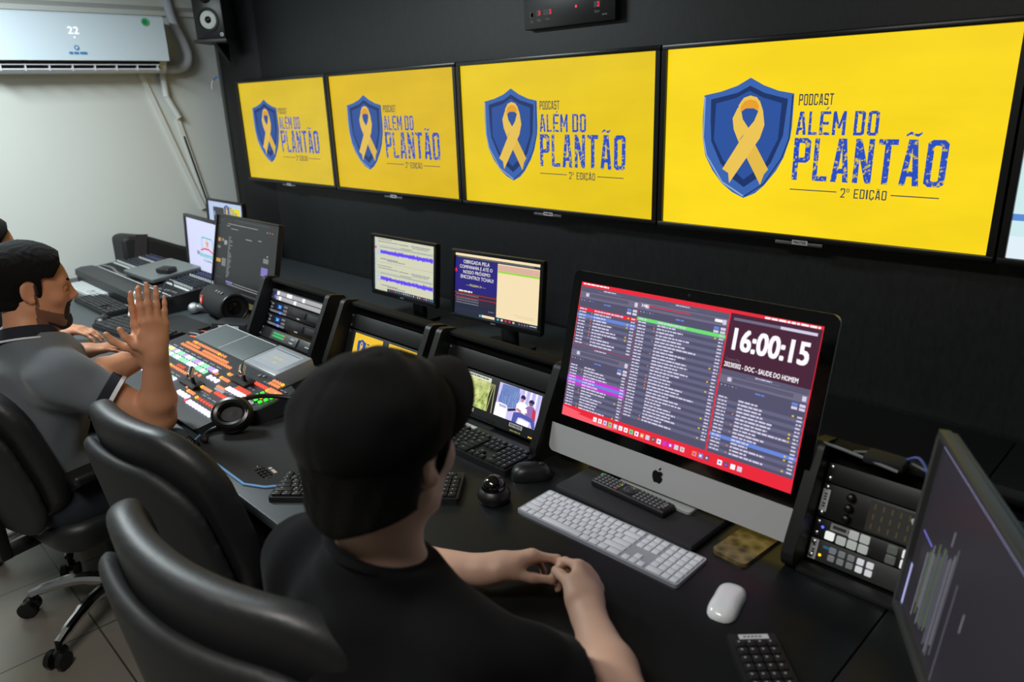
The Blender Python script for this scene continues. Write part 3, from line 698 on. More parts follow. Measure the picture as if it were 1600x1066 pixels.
def scr_wave(S):
    rg = random.Random(3)
    S.r(0, 0, 1, 1, 0, 0); S.r(0, 0, .035, 1, 5, 1)
    for v0 in (0, .50):
        S.words(.05, v0+.025, .25, .012, 3, 1, rg); S.words(.06, v0+.065, .34, .018, 2, 1, rg); S.words(.62, v0+.06, .3, .02, 2, 1, rg); S.words(.42, v0+.07, .16, .014, 3, 1, rg)
        S.words(.64, v0+.095, .25, .012, 3, 1, rg)
        S.r(.04, v0+.13, .985, v0+.19, 4, 1); S.words(.1, v0+.165, .86, .01, 3, 2, rg); S.r(.04, v0+.19, .095, v0+.34, 5, 1)
        S.words(.45, v0+.135, .18, .012, 3, 2, rg)
        n = 150; c = v0+.265; up_, dn = [], []
        for k in range(n+1):
            u = .1+.87*k/n; a = .022+.034*rg.random()**1.6
            up_.append((u, c-a)); dn.append((u, c+.02+.034*rg.random()**1.6))
        for k in range(n):
            S.poly([up_[k], up_[k+1], dn[k+1], dn[k]], 1, 2)
        S.words(.1, v0+.385, .3, .02, 2, 1, rg); S.words(.22, v0+.41, .3, .014, 3, 1, rg)
        S.r(.04, v0+.46, 1, v0+.463, 3, 1)
    S.r(.007, .17, .03, .22, 7, 2)
    S.r(.22, .945, 1, 1, 6, 3)
    for k in range(22): S.r(.25+.034*k, .958, .265+.034*k, .985, rg.choice((2, 5, 7, 8, 0)), 4)
    return [emis((212, 212, 186)), emis((96, 72, 232), 1.1), emis((140, 150, 165)), emis((120, 122, 116)), emis((198, 206, 190)), emis((196, 206, 206)), emis((38, 42, 66)), emis((222, 50, 70)), emis((70, 170, 220))]
def scr_prompt(S):
    rg = random.Random(4)
    S.r(0, 0, 1, 1, 0, 0); S.r(0, 0, 1, .045, 1, 1); S.r(0, .045, 1, .085, 2, 1); S.words(.02, .055, .9, .012, 9, 2, rg)
    S.r(0, .085, .515, .62, 3, 1)
    for k, (tx, a, c) in enumerate((('OBRIGADA PELA', .10, .42), ('COMPANHIA E ATÉ O', .055, .455), ('NOSSO PRÓXIMO', .10, .43), ('ENCONTRO! TCHAU!', .07, .47))):
        v = .10+.082*k; S.text(tx, a, v-(.012 if 'É' in tx or 'Ó' in tx else 0), c, v+.058, 4, 2, .008)
    S.text('— PÁGINA 01 —', .14, .475, .38, .52, 5, 2, 0)
    S.r(0, .255, .022, .31, 6, 2)
    S.words(.05, .60, .17, .025, 4, 3, rg); S.r(0, .62, .515, .90, 0, 1)
    for v in (.645, .705): S.r(0, v, .515, v+.006, 6, 3)
    for v in (.665, .725, .76, .80): S.words(.02, v, .28, .014, 9, 3, rg)
    S.r(0, .82, .5, .90, 2, 2); S.words(.42, .87, .07, .012, 9, 3, rg)
    S.r(.515, .085, 1, .935, 1, 1); S.r(.515, .10, 1, .225, 7, 2)
    for k in range(4): S.words(.53, .11+.03*k, .44, .008, 10, 3, rg)
    S.r(.515, .195, 1, .222, 8, 3)
    S.words(.72, .84, .22, .008, 11, 2, rg); S.words(.75, .865, .2, .008, 11, 2, rg)
    S.r(0, .935, 1, 1, 2, 4)
    S.r(.345, .945, .5, .985, 1, 5); S.r(.315, .95, .335, .985, 12, 5)
    for k in range(5): S.r(.53+.045*k, .95, .553+.045*k, .98, (12, 1, 6, 6, 11)[k], 5)
    for k in range(4): S.r(.78+.03*k, .955, .793+.03*k, .98, (9, 6, 9, 9)[k], 5)
    S.words(.9, .955, .08, .012, 4, 5, rg)
    return [emis((52, 46, 66)), emis((246, 226, 182)), emis((38, 48, 66)), emis((44, 38, 124)), emis((240, 236, 226)), emis((236, 224, 110)), emis((226, 50, 66)), emis((226, 186, 164)), emis((140, 226, 50)), emis((130, 130, 140)), emis((196, 150, 132)), emis((216, 196, 160)), emis((90, 190, 230))]
t = monitor('black monitor behind the racks showing violet sound waveforms', (-1.099, -.267, .964), .6, 5.7, .41, .23, scr_wave)
t = monitor('black monitor behind the racks showing blue teleprompter text', (-.50, -.303, .975), 4.8, 6.5, .41, .23, scr_prompt)
b = MB(); b.box(-.16, .16, -.05, .05, 0, .026, .003); b.mat(1).box(-.157, .157, -.0505, .0495, .004, .022)
o = tag(b.build('book', [BLKM(), pbr('page_edge', (196, 186, 160), .7)]), 'flat dark book with pale page edges behind the racks beside the teleprompter monitor', 'book')
o.location = (-.22, -.34, DZ); o.rotation_euler = (0, 0, R(65))
def scr_small(S):
    S.r(0, 0, 1, 1, 0, 0); S.r(.14, .12, .46, 1, 1, 1); S.r(.46, .1, .92, .72, 2, 1)
    emblem(S, .5, .40, -.05, mats=list(range(3, 12)), lay=2, simple=True); S.r(.16, .22, .19, .32, 11, 2); S.r(.95, .2, .98, .9, 3, 2)
    return [emis((190, 206, 240), .95), emis((58, 62, 68)), emis((226, 214, 30))]+em_mats()
monitor('small monitor farthest back by the white wall, half hidden, with a yellow ribbon picture', (-2.93, -.20, .965), 0, 4, .46, .26, scr_small, base_z=DZ)
def scr_tv(S):
    S.r(0, 0, 1, 1, 0, 0); rg = random.Random(8)
    for k in range(13): S.r(.006, .04+.05*k, .016, .055+.05*k, 5, 1)
    # framed star with a red swoosh
    S.line([(.44, .52), (.44, .33), (.47, .31), (.72, .31), (.75, .34), (.75, .52)], .012, 1, 1)
    st = []
    for k in range(10):
        a = -math.pi/2+k*math.pi/5; q = .055 if k % 2 == 0 else .022; st.append((.59+q*math.cos(a), .42+q*1.78*math.sin(a)))
    S.poly(st, 4, 1)
    S.poly([(.38, .56), (.5, .505), (.62, .50), (.78, .56), (.78, .59), (.62, .53), (.5, .535), (.40, .58)], 3, 2)
    S.text('tv', .27, .59, .35, .67, 6, 2, .03); S.text('assembleia', .35, .59, .93, .685, 2, 2, .02)
    S.text('CEARÁ', .45, .71, .74, .765, 6, 2, .0)
    S.r(.3, .965, 1, 1, 7, 1)
    return [emis((214, 220, 250), 1.0), emis((60, 180, 185)), emis((70, 186, 190)), emis((226, 60, 90)), emis((226, 160, 60)), emis((170, 110, 150)), emis((72, 66, 80)), emis((40, 44, 60))]
monitor('black monitor with a white picture and a star emblem, behind the sound mixer', (-2.329, -.591, .963), -3.5, 4.3, .477, .268, scr_tv, bez=.016, chin=.03, foot=(.2, .10), back=.09)
def scr_dark(S):
    rg = random.Random(5)
    S.r(0, 0, 1, 1, 0, 0)
    for v, u, wd, m_ in ((.03, .3, .55, 2), (.09, .18, .5, 1), (.12, .16, .06, 1), (.15, .24, .12, 1), (.06, .02, .08, 2), (.14, .02, .04, 2)): S.words(u, v, wd, .01, m_, 1, rg)
    for k in range(3): S.r(.82+.04*k, .10, .835+.04*k, .115, (1, 4, 4)[k], 1)
    for v in [.27+.022*k for k in range(26)]: S.words(.215, v, rg.uniform(.02, .07), .008, 1, 1, rg)
    for (u, v, a, c, m_) in ((.03, .31, .04, .05, 5), (.09, .31, .04, .04, 3), (.14, .33, .05, .06, 1), (.03, .42, .05, .035, 3), (.02, .60, .08, .05, 5), (.12, .58, .07, .11, 3), (.80, .44, .08, .06, 3), (.78, .56, .10, .11, 6)): S.r(u, v, u+a, v+c, m_, 1)
    S.words(.5, .25, .1, .012, 1, 1, rg); S.words(.7, .23, .05, .012, 1, 1, rg)
    S.r(.22, .875, .34, .905, 6, 1); S.words(.24, .915, .6, .012, 1, 1, rg); S.words(.36, .885, .5, .01, 1, 1, rg)
    S.words(.02, .85, .12, .01, 2, 1, rg); S.r(.83, .95, .85, .965, 1, 1); S.r(0, .985, 1, 1, 2, 1)
    S.r(.85, .40, .87, .42, 1, 2); S.r(.79, .70, .9, .71, 2, 2)
    return [emis((40, 42, 44), .9), emis((150, 152, 152)), emis((74, 76, 80)), emis((120, 120, 120)), emis((210, 90, 70)), emis((196, 150, 60)), emis((126, 112, 190))]
monitor('wide black monitor showing a dark editing window, behind the round portable speaker', (-1.79, -.636, .987), -.4, 13.9, .597, .336, scr_dark, bez=.008, chin=.024, foot=(.2, .12), back=.07)
def scr_side(S):
    rg = random.Random(6)
    S.r(0, 0, 1, 1, 0, 0); S.r(0.01, .016, 1, .034, 1, 1); S.r(.004, .74, .018, 1, 1, 1)
    for k in range(17):
        u = .10+.012*k; a = .48-.012*k; S.r(u, a+.1*rg.random(), u+.006, .85+.12*rg.random(), rg.choice((2, 2, 3, 4)), 1)
    S.r(.34, .45, .345, 1, 2, 1); S.r(.03, .50, .12, .512, 5, 1); S.r(.24, .28, .246, .36, 4, 1); S.r(.42, .5, .426, .6, 4, 1)
    return [emis((42, 40, 46), .9), emis((176, 176, 230), 1), emis((92, 92, 104)), emis((88, 112, 72)), emis((120, 120, 128)), emis((110, 110, 200))]
monitor('large side monitor at the right edge, blurred, dark window seen edge on', (1.243, -1.127, .968), -59.8, 5, .531, .299, scr_side, bez=.012, chin=.018, foot=(.2, .16), bezel_mat=pbr('bezel_side', (58, 60, 58), .5))

# ------------------------------------------------------------------ silver all-in-one computer
t = thing('desktop_computer', 'silver all-in-one desktop computer with a red desktop and the clock 16:00:15', 'computer', (.552, -.748, .762), (0, 0, R(.5)))
T = Matrix.Translation((0, 0, 1.036-.762)) @ Matrix.Rotation(R(-14.1), 4, 'X')
ALU = pbr('aluminium', (182, 184, 186), .4, metal=.15)
sw_, sh_ = .597, .336; OW = .65; z1 = sh_/2+.026; z0 = -sh_/2-.027; zc = z0-.073
def rpoly(x0, x1, za, zb, rt_, rb):
    P = []
    for cx, cz, r, a in ((x1-rb, za+rb, rb, -90), (x1-rt_, zb-rt_, rt_, 0), (x0+rt_, zb-rt_, rt_, 90), (x0+rb, za+rb, rb, 180)):
        for k in range(6): P.append((cx+r*math.cos(R(a+18*k)), cz+r*math.sin(R(a+18*k))))
    return P
b = MB(); b.M = T; b.prism(rpoly(-OW/2, OW/2, z0, z1, .016, .001), -.003, .001, 'xz'); b.build('front_glass', pbr('glass_black', (6, 6, 7), .08, spec=.5), t)
b = MB(); b.M = T; b.prism(rpoly(-OW/2, OW/2, zc, z0, .001, .016), -.003, .004, 'xz'); b.build('chin', ALU, t)
b = MB(); b.M = T
rings = []
for y, k in ((.001, 1), (.006, 1), (.018, .9), (.034, .66), (.044, .35)):
    P = rpoly(-OW/2, OW/2, zc, z1, .016, .016); c = (zc+z1)/2
    rings.append([(x*k, y, c+(z-c)*k) for x, z in P])
n = len(rings[0]); vs = [p for r_ in rings for p in r_]
fs = [(i*n+k, i*n+(k+1) % n, (i+1)*n+(k+1) % n, (i+1)*n+k) for i in range(len(rings)-1) for k in range(n)]+[tuple(range(n-1, -1, -1)), tuple(range((len(rings)-1)*n, len(rings)*n))]
b.add(vs, fs); b.build('rear_shell', ALU, t)
b = MB(); b.prism([(.055, .0), (.075, .0), (.075, .008), (.062, .20), (.055, .26), (.035, .26), (.045, .18)], -.09, .09, 'yz'); b.build('stand_arm', ALU, t)
b = MB(); b.prism(rrect(.20, .17, .008, 3, 0, .0), 0, .006, 'xy'); b.build('stand_foot', ALU, t)
# fruit emblem on the chin
S = Screen(.032, .038, T @ Matrix.Translation((0, -.0032, (z0+zc)/2+.002)))
body = [(.5, .30), (.62, .25), (.78, .26), (.90, .36)]
bite = [(.93+.13*math.cos(R(a)), .50+.13*.84*math.sin(R(a))) for a in range(250, 100, -15)]
body += bite+[(.93, .68), (.86, .83), (.74, .97), (.66, .99), (.56, .95), (.44, .95), (.33, .99), (.24, .95), (.12, .78), (.05, .58), (.06, .42), (.14, .31), (.26, .25), (.38, .26)]
S.poly(body, 0, 1); S.poly([(.50, .22), (.51, .12), (.58, .04), (.68, .0), (.68, .09), (.61, .18)], 0, 1)
S.build('fruit_emblem', pbr('emblem_black', (8, 8, 8), .3), t, 0)
rg = random.Random(11)
S = Screen(sw_, sh_, T @ Matrix.Translation((0, -.0034, 0)), .0003)
RED, DK, HD, ROW, TX, BL, GRN, MAG, WHT_, YL, PUR, DOCKC, GRY, RED2, OR_ = range(15)
S.r(0, 0, 1, 1, RED, 0); S.poly([(0, .93), (.10, .945), (.06, .97), (0, .985)], RED2, 1); S.poly([(0, .95), (.3, .98), (.2, 1), (0, 1)], RED2, 1)
S.words(.01, .006, .13, .01, WHT_, 2, rg); S.words(.80, .006, .19, .012, WHT_, 2, rg)
def window(u0, v0, u1, v1, rows, rh, first, tx0, kinds, hdr=.16):
    S.r(u0, v0, u1, v1, DK, 1)
    S.r(u0, v0, u1, v0+.03, HD, 2); S.words((u0+u1)/2-.03, v0+.008, .06, .007, TX, 3, rg); S.words((u0+u1)/2-.06, v0+.02, .12, .005, GRY, 3, rg)
    S.r(u0, v0+.035, u1, v0+.085, GRY, 2); S.r(u0+.05, v0+.045, u1-.05, v0+.07, HD, 3); S.r(u0+.03, v0+.045, u0+.045, v0+.07, TX, 4); S.r(u1-.02, v0+.045, u1-.006, v0+.075, TX, 4)
    for k in range(5): S.r(u0+.01+.014*k, v0+.096, u0+.013+.014*k, v0+.103, (TX, TX, BL, TX, BL)[k], 3)
    S.words((u0+u1)/2-.02, v0+.10, .035, .009, BL, 3, rg)
    for k in range(2):
        S.r(u1-.05+.026*k, v0+.095, u1-.03+.026*k, v0+.112, (BL, TX)[k], 3); S.r(u1-.05+.026*k, v0+.118, u1-.03+.026*k, v0+.134, TX, 3)
    for k in range(rows):
        v = first+rh*k
        kd = kinds.get(k)
        if k % 2: S.r(u0, v, u1, v+rh, ROW, 2)
        if kd is not None: S.r(u0, v, u1, v+rh*1.08, kd, 3)
        S.words(u0+.008, v+rh*.30, .036, rh*.42, TX, 4, rg)
        S.words(u0+tx0, v+rh*.28, (u1-u0)*rg.uniform(.18, .42 if k % 7 else .62), rh*.46, TX, 4, rg)
        if rg.random() < .45: S.disc(u0+tx0-.012, v+rh*.5, .003, OR_, 4, 6)
        S.words(u1-.024, v+rh*.3, .018, rh*.42, TX, 4, rg)
        if rg.random() < .3: S.r(u1-.042, v+rh*.3, u1-.035, v+rh*.75, YL, 4)
window(.003, .030, .2935, .458, 12, .0225, .180, .085, {0: RED, 1: HD, 2: BL})
window(.001, .460, .2935, .915, 15, .0215, .600, .08, {4: MAG, 5: BL, 6: MAG})
window(.2945, .028, .671, .915, 32, .0218, .165, .095, {0: GRN})
S.r(.2945, .028, .2953, .915, DK, 6); S.r(.296+.04, .028+.05, .52, .028+.056, RED, 5); S.text('3:46', .306, .072, .33, .092, WHT_, 5, .02); S.words(.62, .075, .03, .018, WHT_, 5, rg)
S.r(.676, .020, .998, .372, PUR, 1); S.r(.69, .045, .985, .062, GRY, 2); S.r(.86, .045, .985, .062, TX, 3)
S.text('16:00:15', .700, .105, .972, .245, WHT_, 3, .035)
S.text('Current Clip:', .686, .296, .742, .316, GRY, 3, .0)
S.text('20230302 - DOC - SAUDE DO HOMEM', .684, .323, .952, .354, WHT_, 3, .02)
window(.677, .372, .996, .915, 16, .0225, .535, .085, {11: BL})
for k in range(26):
    if k in (17, 21): continue
    u = .165+.0255*k; cc_ = (WHT_, WHT_, TX, GRN, TX, WHT_, WHT_, GRN, WHT_, OR_, TX, DK, WHT_, MAG, MAG, TX, TX, WHT_, OR_, BL, DK, WHT_, WHT_, DK, WHT_, TX)[k]
    S.r(u, .942, u+.018, .974, cc_, 3); S.r(u+.005, .951, u+.013, .965, (TX, OR_, BL, MAG, WHT_)[k % 5], 4)
S.build('screen', [emis((234, 40, 58), 1.0), emis((84, 82, 108)), emis((92, 90, 116)), emis((102, 102, 132)), emis((214, 208, 232)), emis((104, 136, 220)), emis((110, 224, 116)), emis((204, 56, 214)), emis((255, 250, 255)), emis((226, 196, 60)), emis((72, 34, 56)), emis((240, 240, 240)), emis((112, 108, 132)), emis((250, 96, 110)), emis((236, 140, 80))], t, 0)
b = MB(); b.M = T; b.lathe([(.0035, 0), (.003, .0005), (0, .0006)], 14, (0, -.003, sh_/2+.013), 'y'); b.build('webcam', pbr('lens_grey', (40, 42, 46), .2), t)
# ------------------------------------------------------------------ on the desk around the silver computer
t = thing('flat_case', 'flat matte black case lying under the silver desktop computer', 'case', (.532, -.77, DZ), (0, 0, R(-.5)))
b = MB(); b.box(-.187, .187, -.155, .15, .002, .0205, .006); b.build('body', pbr('case_black', (34, 35, 38), .6, bump=.08, bscale=500), t)
b = MB(); b.cyl((-.13, -.012, .0345), (.03, -.012, .0345), .0135); b.build('rounded_bar', pbr('bar_black', (20, 20, 21), .4), t)
# remote
t = thing('remote_control', 'long black television remote with small coloured buttons on the flat black case', 'remote control', (.515, -.853, DZ+.0205), (0, 0, R(-2.5)))
b = MB(); b.box(-.105, .105, -.0235, .0235, 0, .018, .006, 3); b.build('body', pbr('remote_black', (18, 18, 20), .45), t)
k0 = MB(); k0.box(-.004, .004, -.003, .003, 0, .0028, .001)
pl = []
for i in range(17):
    for j in range(4):
        x = -.092+.0112*i
        if -.028 < x < .018: continue
        pl.append((x, -.0155+.0103*j, .0176))
scatter(k0, 'button', pbr('remote_key', (110, 112, 116), .5), t, pl)
for k, c in enumerate(((220, 50, 50), (60, 180, 90), (230, 200, 50), (70, 110, 220))):
    b = MB(); b.box(-.0335, -.0295, -.0155+.0103*k-.003, -.0155+.0103*k+.003, .0176, .0203, .001); b.build('colour_button', pbr('key_%d' % k, c, .4), t)
b = MB(); b.box(-.1, -.094, .008, .016, .0176, .0205, .001); b.build('power_button', pbr('key_green', (50, 190, 120), .4), t)
b = MB(); b.lathe([(.0165, 0), (.0165, .002), (.011, .0035), (.0095, .002), (.0085, .003), (0, .0035)], 24, (-.004, 0, .0177)); b.build('ring_pad', pbr('ring_dark', (44, 46, 52), .3), t)
S = Screen(.02, .005, Matrix.Translation((.092, 0, .0183)) @ Matrix.Rotation(R(-90), 4, 'X') @ Matrix.Rotation(R(90), 4, 'Y')); S.words(0, 0, 1, 1, 0, 1); S.build('lettering', pbr('remote_print', (150, 150, 152), .5), t, 0)

def keyboard(label, cx, cy, yaw, kw, kd, base, key, rows, hgt=.012, slope=0, key_h=.004, gap=.0025, marg=.006, glyph=None, z=None, strip=None, rad=.006, cat='keyboard', kind='keyboard', topm=0, group=None):
    """rows: from the far row to the near one, lists of key widths in units; a negative number is a gap"""
    t = thing(kind, label, cat, (cx, cy, DZ if z is None else z), (R(slope), 0, R(yaw)), group)
    b = MB(); b.prism(rrect(kw, kd, rad, 4), 0, hgt, 'xy'); b.build('body', base, t, 25)
    tot = max(sum(abs(q) for q in r_) for r_ in rows); ux = (kw-2*marg)/tot; uy = (kd-2*marg-topm)/len(rows)
    groups = {}
    for j, r_ in enumerate(rows):
        x = -kw/2+marg; y = kd/2-marg-topm-uy*(j+.5)
        for q in r_:
            if q > 0: groups.setdefault(round(q, 2), []).append((x+ux*q/2, y, hgt))
            x += ux*abs(q)
    left = 100
    for q, pl in sorted(groups.items(), key=lambda e: -len(e[1])):
        m_ = MB(); wx = ux*q-gap; wy = uy-gap
        m_.box(-wx/2, wx/2, -wy/2, wy/2, -.001, key_h, min(.0016, wy*.12))
        mats = key
        if glyph:
            m_.mat(1).box(-wx*.16-.001, -wx*.16+.0024, wy*.05, wy*.05+.0035, key_h, key_h+.0002); mats = [key, glyph]
        if left <= 0:
            b = MB(); b.mat(0)
            for p in pl:
                n0 = len(b.v); b.v += [(v[0]+p[0], v[1]+p[1], v[2]+p[2]) for v in m_.v]; b.f += [tuple(n0+i for i in f) for f in m_.f]; b.m += m_.m
            b.build('keys', mats, t)['kind'] = 'stuff'; continue
        a, rest = pl[:left], pl[left:]; left -= len(a)
        o = None
        for p in a:
            if o is None: o = m_.build('key', mats, t); c = o
            else: c = o.copy(); COL.objects.link(c); c.parent = t
            c.location = p
        if rest:
            b = MB()
            for p in rest:
                n0 = len(b.v); b.v += [(v[0]+p[0], v[1]+p[1], v[2]+p[2]) for v in m_.v]; b.f += [tuple(n0+i for i in f) for f in m_.f]; b.m += m_.m
            b.build('keys', mats, t)['kind'] = 'stuff'
    if strip:
        x0, x1, y0, y1 = strip
        b = MB(); b.box(x0, x1, y0, y1, hgt, hgt+.0006); b.mat(1)
        for k in range(5): b.box(x0+(x1-x0)*(.15+.13*k), x0+(x1-x0)*(.24+.13*k), (y0+y1)/2-.0015, (y0+y1)/2+.0015, hgt+.0006, hgt+.0008)
        b.build('sticker', [LBL(), INK()], t)
    return t
FULL = [[1, -.6, 1, 1, 1, 1, -.4, 1, 1, 1, 1, -.4, 1, 1, 1, 1, -.3, 1, 1, 1, -.3, 1, 1, 1, 1],
        [1]*13+[2, -.3, 1, 1, 1, -.3, 1, 1, 1, 1],
        [1.5]+[1]*12+[1.5, -.3, 1, 1, 1, -.3, 1, 1, 1, 1],
        [1.75]+[1]*11+[2.25, -3.6, 1, 1, 1, 1],
        [2.25]+[1]*10+[2.75, -1.3, 1, -1.3, 1, 1, 1, 1],
        [1.25, 1.25, 1.25, 5.5, 1.25, 1.25, 1.25, 2-.0, -.3, 1, 1, 1, -.3, 2, 1, 1]]
APPLE = [[1.09]*14+[-.25, 1, 1, 1, -.25, 1, 1, 1, 1],
         [1]*13+[2.26, -.25, 1, 1, 1, -.25, 1, 1, 1, 1],
         [1.5]+[1]*12+[1.76, -.25, 1, 1, 1, -.25, 1, 1, 1, 1],
         [1.8]+[1]*11+[2.46, -3.5, 1, 1, 1, 1],
         [2.3]+[1]*10+[2.96, -1.25, 1, -1.25, 1, 1, 1, 1],
         [1.3, 1, 1.3, 6.0, 1.3, 1.3, 1.3, 1.76, -.25, 1, 1, 1, -.25, 2, 1, 1]]
PAD = [[1, 1, 1, 1]]*6
keyboard('slim white keyboard with number pad in front of the silver desktop computer', .5455, -.985, 1.1, .419, .115,
         pbr('keyboard_silver', (176, 180, 190), .4, metal=.3), pbr('key_white', (226, 230, 238), .45), APPLE, hgt=.008, key_h=.0022, gap=.0028, marg=.004, rad=.007)
BK, KK, GL = pbr('keyboard_black', (26, 26, 28), .45), pbr('key_black', (20, 20, 22), .5), pbr('key_print', (150, 152, 156), .6)
keyboard('black keyboard below the field picture, with a white sticker on its top edge', -.015, -.888, 0, .44, .135, BK, KK, FULL, hgt=.018, key_h=.006, glyph=GL, strip=(-.10, -.02, .047, .062), topm=.016)
keyboard('black keyboard turned askew behind the capped head', .0-.001, -1.215, 41, .455, .13, BK, KK, FULL, hgt=.014, key_h=.006, glyph=GL, strip=(.16, .20, .052, .06), topm=.004)
keyboard('small black number keypad at the bottom edge with a white sticker', .972, -1.118, 45, .082, .135, BK, KK, PAD, hgt=.014, key_h=.007, glyph=GL, strip=(-.022, .028, .054, .065), kind='numeric_keypad', cat='keypad', topm=.014)
keyboard('black keyboard nearest the sound mixer, in front of its padded armrest', -2.44, -1.068, 1, .46, .13, BK, KK, FULL, hgt=.018, key_h=.006, glyph=GL, strip=(.12, .16, .045, .06), topm=.006)
keyboard('pale grey keyboard farthest left, partly behind the bearded face', -2.83, -1.02, 2, .43, .125, pbr('keyboard_pale', (150, 154, 156), .5), pbr('key_pale', (196, 200, 200), .5), FULL, hgt=.018, key_h=.006)
keyboard('wide black keyboard under the clasped hands of the man in the grey polo shirt', -1.86, -1.115, 7, .47, .165, BK, KK, FULL, hgt=.02, key_h=.006, glyph=GL, topm=.01, strip=(.15, .19, .05, .065))

def mouse(label, x, y, yaw, size, mat, extra=None, wheel=True):
    L, W, H = size
    t = thing('computer_mouse', label, 'computer mouse', (x, y, DZ), (0, 0, R(yaw)))
    b = MB(); vs = []; N, K = 12, 24
    for i in range(N+1):
        p = (math.pi/2)*i/N
        for k in range(K):
            a = 2*math.pi*k/K; c, s_ = math.cos(a), math.sin(a); e = .75
            rx = W/2*math.copysign(abs(c)**e, c); ry = L/2*math.copysign(abs(s_)**e, s_)
            rr = math.cos(p)**.6 if i < N else 0
            wst = 1-.07*math.cos(2*math.pi*ry/L)
            vs.append((rx*rr*wst, ry*rr, .002+H*math.sin(p)*(1-.12*(ry/(L/2))*rr)))
    fs = [(i*K+k, i*K+(k+1) % K, (i+1)*K+(k+1) % K, (i+1)*K+k) for i in range(N) for k in range(K)]+[tuple(range(K-1, -1, -1))]
    b.add(vs, fs); b.box(-W*.35, W*.35, -L*.35, L*.35, 0, .003); b.build('shell', mat, t, 50)
    if wheel:
        b = MB(); b.cyl((-.004, L*.24, H*.83), (.004, L*.24, H*.83), .008, n=18); b.build('scroll_wheel', pbr('wheel_rubber', (40, 40, 42), .6), t)
    return t
t = mouse('smooth white mouse on the black desk right of the white keyboard', .848, -1.013, 13, (.113, .058, .02), pbr('mouse_white', (232, 234, 238), .18, coat=.5), wheel=False)
t = mouse('black mouse with a small pale mark, beside the black keyboard and the silver computer', .250, -.905, -38, (.105, .064, .034), pbr('mouse_black', (22, 22, 24), .4))
b = MB(); b.box(-.009, .009, -.044, -.040, .0205, .0215); b.build('emblem', pbr('emblem_grey', (120, 122, 124), .4), t)
t = mouse('black and orange mouse beside the mixing desk armrest', -1.57, -.98, -62, (.10, .058, .03), pbr('mouse_black', (22, 22, 24), .4))
b = MB(); b.tube([(-.031, -.03, .012), (-.033, 0, .016), (-.029, .035, .012)], .0075, 8); b.tube([(.031, -.03, .012), (.033, 0, .016), (.029, .035, .012)], .0075, 8); b.build('orange_side', pbr('mouse_orange', (236, 84, 34), .45), t)
t = mouse('black mouse at the left end of the wide black keyboard', -2.12, -1.17, 60, (.11, .062, .036), pbr('mouse_black', (22, 22, 24), .4))
t = thing('trackball', 'glossy black trackball on the desk left of the white keyboard', 'trackball', (.262, -1.045, DZ), (0, 0, R(20)))
b = MB(); b.lathe([(.030, 0), (.037, .004), (.040, .014), (.037, .026), (.030, .033), (.0, .034)], 32); b.build('base', pbr('trackball_base', (18, 18, 19), .4), t)
b = MB(); b.ell((0, 0, .036), (.0285, .0285, .0285), 28, 18); b.build('ball', pbr('ball_gloss', (8, 8, 9), .06, coat=.6), t)
# phone in a printed case
t = thing('mobile_phone', 'phone in a brown and gold printed case below the silver computer', 'phone', (.785, -.818, DZ), (0, 0, R(-4)))
b = MB(); b.prism(rrect(.078, .15, .012, 4), 0, .009, 'xy')
PH = pbr('phone_case', (70, 52, 34), .3); nt = PH.node_tree
tc = nt.nodes.new('ShaderNodeTexCoord'); n_ = nt.nodes.new('ShaderNodeTexVoronoi'); n_.inputs['Scale'].default_value = 45; rp = nt.nodes.new('ShaderNodeValToRGB')
rp.color_ramp.elements[0].color = rgb(40, 26, 18); rp.color_ramp.elements[1].color = rgb(150, 128, 80)
nt.links.new(tc.outputs['Object'], n_.inputs['Vector']); nt.links.new(n_.outputs['Distance'], rp.inputs['Fac']); nt.links.new(rp.outputs['Color'], nt.nodes['Principled BSDF'].inputs['Base Color'])
b.build('printed_case', PH, t)
b = MB(); b.box(-.006, .02, .048, .068, .009, .0115, .001); b.build('camera_bump', BLKG(), t)
# cables and clutter on top of the fourth console
b = MB(); b.tube([(.87, -.735, .977), (.92, -.75, .982), (.97, -.755, .979), (1.03, -.765, .977)], .003, 6); b.tube([(.94, -.735, .976), (1.0, -.715, .982), (1.07, -.73, .976)], .0025, 6)
tag(b.build('cable', pbr('cable_clear_grey', (120, 124, 126), .3)), 'thin grey cables lying on top of the console right of the silver computer', 'cable')
b = MB(); b.tube([(1.02, -.725, .977), (1.05, -.735, 1.0), (1.07, -.745, .985), (1.075, -.76, .975)], .003, 6)
tag(b.build('cable', pbr('wire_blue_dark', (60, 76, 150), .5)), 'short blue cable looped on top of the console right of the silver computer', 'cable')
b = MB(); b.box(-.035, .035, -.02, .02, 0, .016, .003); o = tag(b.build('adapter_box', BLKM()), 'small dark box among the cables on top of the right console', 'box'); o.location = (1.0, -.74, .9725)
b = MB(); b.tube([(1.07, -.775, .90), (1.09, -.80, .885), (1.13, -.81, .865), (1.17, -.80, .85)], .0055, 8)
tag(b.build('cable', pbr('cable_pale', (196, 198, 200), .5)), 'short pale cable hanging over the front of the right console', 'cable')

